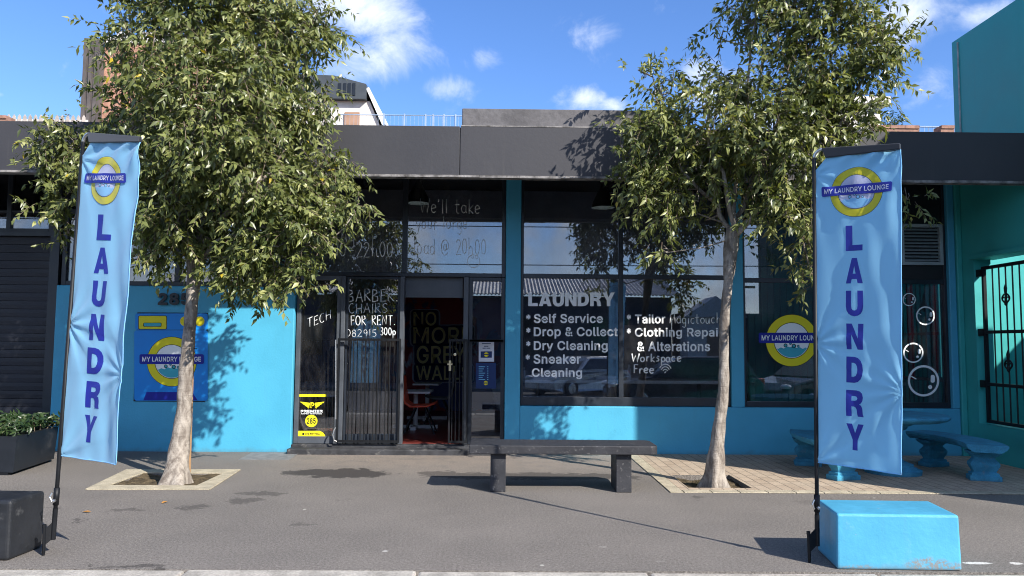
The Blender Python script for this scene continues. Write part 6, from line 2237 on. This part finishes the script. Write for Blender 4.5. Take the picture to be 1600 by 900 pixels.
mb.prism([(7.7, 2.601), (10.4, 2.601), (9.05, 3.5)], 'y', -13.8, -12.0)
mb.build('roof', 'roof_sheet', t)
mb = MB()
mb.box(8.7, 9.4, -12.199, -12.17, .9, 1.9)
mb.build('window', 'brown_shutter', t)

t = thing('utility_pole', (10.2, -12.0, -.3), 'dark utility pole with cross arm mirrored in the corner window', 'pole')
mb = MB()
mb.tube([(10.2, -12, -.6), (10.2, -12, 4.25)], [.11, .08], 10)
mb.build('pole', 'timber', t)
mb = MB()
mb.box(9.7, 10.75, -12.17, -12.09, 3.85, 3.95)
mb.build('cross_arm', 'timber', t)
for i, (z, lab) in enumerate(((6.15, 'upper overhead cable mirrored across the upper panes'), (4.7, 'lower overhead cable mirrored across the upper panes'))):
    mb = MB()
    mb.tube([(x, -9.0-.2*i, z-.25*(1-((x-0)/26)**2)) for x in np.linspace(-26, 26, 30)], .02, 6)
    tag(mb.build('overhead_cable', 'black_metal', at=(0, -9, z)), lab, 'cable', 'overhead cables across the street')
for xx, lab in ((-26.05, 'cable pole far down the street to the left, mirrored only'), (26.05, 'cable pole far down the street to the right, mirrored only')):
    t = thing('cable_pole', (xx, -9.1, -.4), lab, 'pole')
    mb = MB()
    mb.tube([(xx, -9.1, -.6), (xx, -9.1, 6.6)], [.11, .08], 10)
    mb.build('pole', 'timber', t)
    mb = MB()
    mb.box(xx-.05, xx+.05, -9.6, -8.6, 6.08, 6.16)
    mb.build('cross_arm', 'timber', t)


def car(cx, cy, z0, rot, mat, label, L=4.1, Wd=1.72, Hh=1.42, est=False):
    t = thing('parked_car', (cx, cy, z0), label, 'car', 'cars mirrored in the shop windows')
    ca, sa = math.cos(rot), math.sin(rot)
    T = lambda x, y, z: (cx+x*ca-y*sa, cy+x*sa+y*ca, z0+z)
    h = Hh
    low = [(-L/2, .28), (-L/2+.05, .72), (-L/2+.25, .90*h/1.42), (-L*.24, .93*h/1.42), (L*.20, .92*h/1.42), (L/2-.25, .74), (L/2, .55), (L/2, .26), (L*.40, .18), (-L*.40, .18)]
    def shell(prof, w0, w1, mbx):
        n = len(prof)
        zmax = max(z for _, z in prof)
        zmin = min(z for _, z in prof)
        vs = []
        for s in (-1, 1):
            for x, z in prof:
                w = w0+(w1-w0)*((z-zmin)/(zmax-zmin+1e-6))
                ew = w*(1-.10*(abs(x)/(L/2))**4)
                vs.append(T(x, s*ew/2, z))
        fs = [tuple(range(n)), tuple(range(n, 2*n))[::-1]]+[(i, (i+1) % n, n+(i+1) % n, n+i) for i in range(n)]
        mbx.add(vs, fs)
    mb = MB()
    shell(low, Wd, Wd*.93, mb)
    body = mb.build('body', mat, t, bevel=.05, seg=3)
    rb = -L*.44 if est else -L*.36
    cab = [(rb, .90*h/1.42), (rb+.28, h-.03), (rb+.6, h), (L*.02, h-.01), (L*.07, h-.05), (L*.23, .90*h/1.42)]
    mb = MB()
    shell(cab, Wd*.93, Wd*.70, mb)
    mb.build('cabin', mat, t, bevel=.05, seg=3)
    for s in (-1, 1):
        mb = MB()
        g = [(rb+.12, .95*h/1.42), (rb+.34, h-.10), (L*.035, h-.10), (L*.17, .95*h/1.42)]
        fwid = lambda z: (Wd*.93+(Wd*.70-Wd*.93)*((z-.9*h/1.42)/(h-.9*h/1.42)))/2
        vs = [T(x, s*(fwid(z)+.008), z) for x, z in g]+[T(x, s*(fwid(z)-.03), z) for x, z in g]
        mb.add(vs, [(0, 1, 2, 3), (7, 6, 5, 4)]+[(i, (i+1) % 4, 4+(i+1) % 4, 4+i) for i in range(4)])
        mb.build('side_window', 'car_window', t)
    for xx0, xx1, nm in ((L*.075, L*.225, 'windscreen'), (rb+.25, rb+.01, 'rear_window')):
        mb = MB()
        zl, zh = .925*h/1.42, h-.09
        a = .012 if nm == 'windscreen' else -.012
        vs = [T(xx1+a*2, -Wd*.42, zl), T(xx1+a*2, Wd*.42, zl), T(xx0+a*2, Wd*.34, zh), T(xx0+a*2, -Wd*.34, zh)]
        vs += [T(xx1-a*2, -Wd*.42, zl), T(xx1-a*2, Wd*.42, zl), T(xx0-a*2, Wd*.34, zh), T(xx0-a*2, -Wd*.34, zh)]
        mb.add(vs, [(0, 1, 2, 3), (7, 6, 5, 4)]+[(i, (i+1) % 4, 4+(i+1) % 4, 4+i) for i in range(4)])
        mb.build(nm, 'car_window', t)
    for s in (-1, 1):
        for xx in (-L*.31, L*.31):
            mb = MB()
            p = T(xx, s*(Wd/2-.09), .31)
            dirw = np.array([-sa, ca, 0])*s
            mb.tube([np.array(p)-dirw*.1, np.array(p)-dirw*.02, np.array(p)+dirw*.09, np.array(p)+dirw*.10], [.29, .31, .31, .27], 20)
            wh = mb.build('wheel', 'tyre', t)
            mb = MB()
            mb.tube([np.array(p)+dirw*.095, np.array(p)+dirw*.112], [.20, .17], 12)
            mb.build('rim', 'silver_metal', wh)
        mb = MB()
        p = np.array(T(L/2-.10, s*Wd*.36, .66))
        mb.lathe(p, [(.001, -.05), (.13, -.04), (.15, .02), (.10, .06), (.001, .08)], 12)
        mb.build('headlight', 'lamp_lens', t)
        mb = MB()
        p = T(-L/2+.12, s*Wd*.38, .78)
        mb.box(p[0]-.07, p[0]+.07, p[1]-.07, p[1]+.07, p[2]-.08, p[2]+.08)
        mb.build('tail_light', 'red_plastic', t, bevel=.02)


car(2.9, -8.0, -.42, R_(140), 'silver_car_paint', 'silver hatchback mirrored low in the left shop window')
car(4.9, -.6, -.30, R_(180), 'dark_car_paint', 'black car standing beside the photographer, mirrored in the shop window', est=True)
car(8.9, -1.4, -.32, R_(152), 'dark_car_paint', 'dark car with pale headlights mirrored in the corner window')
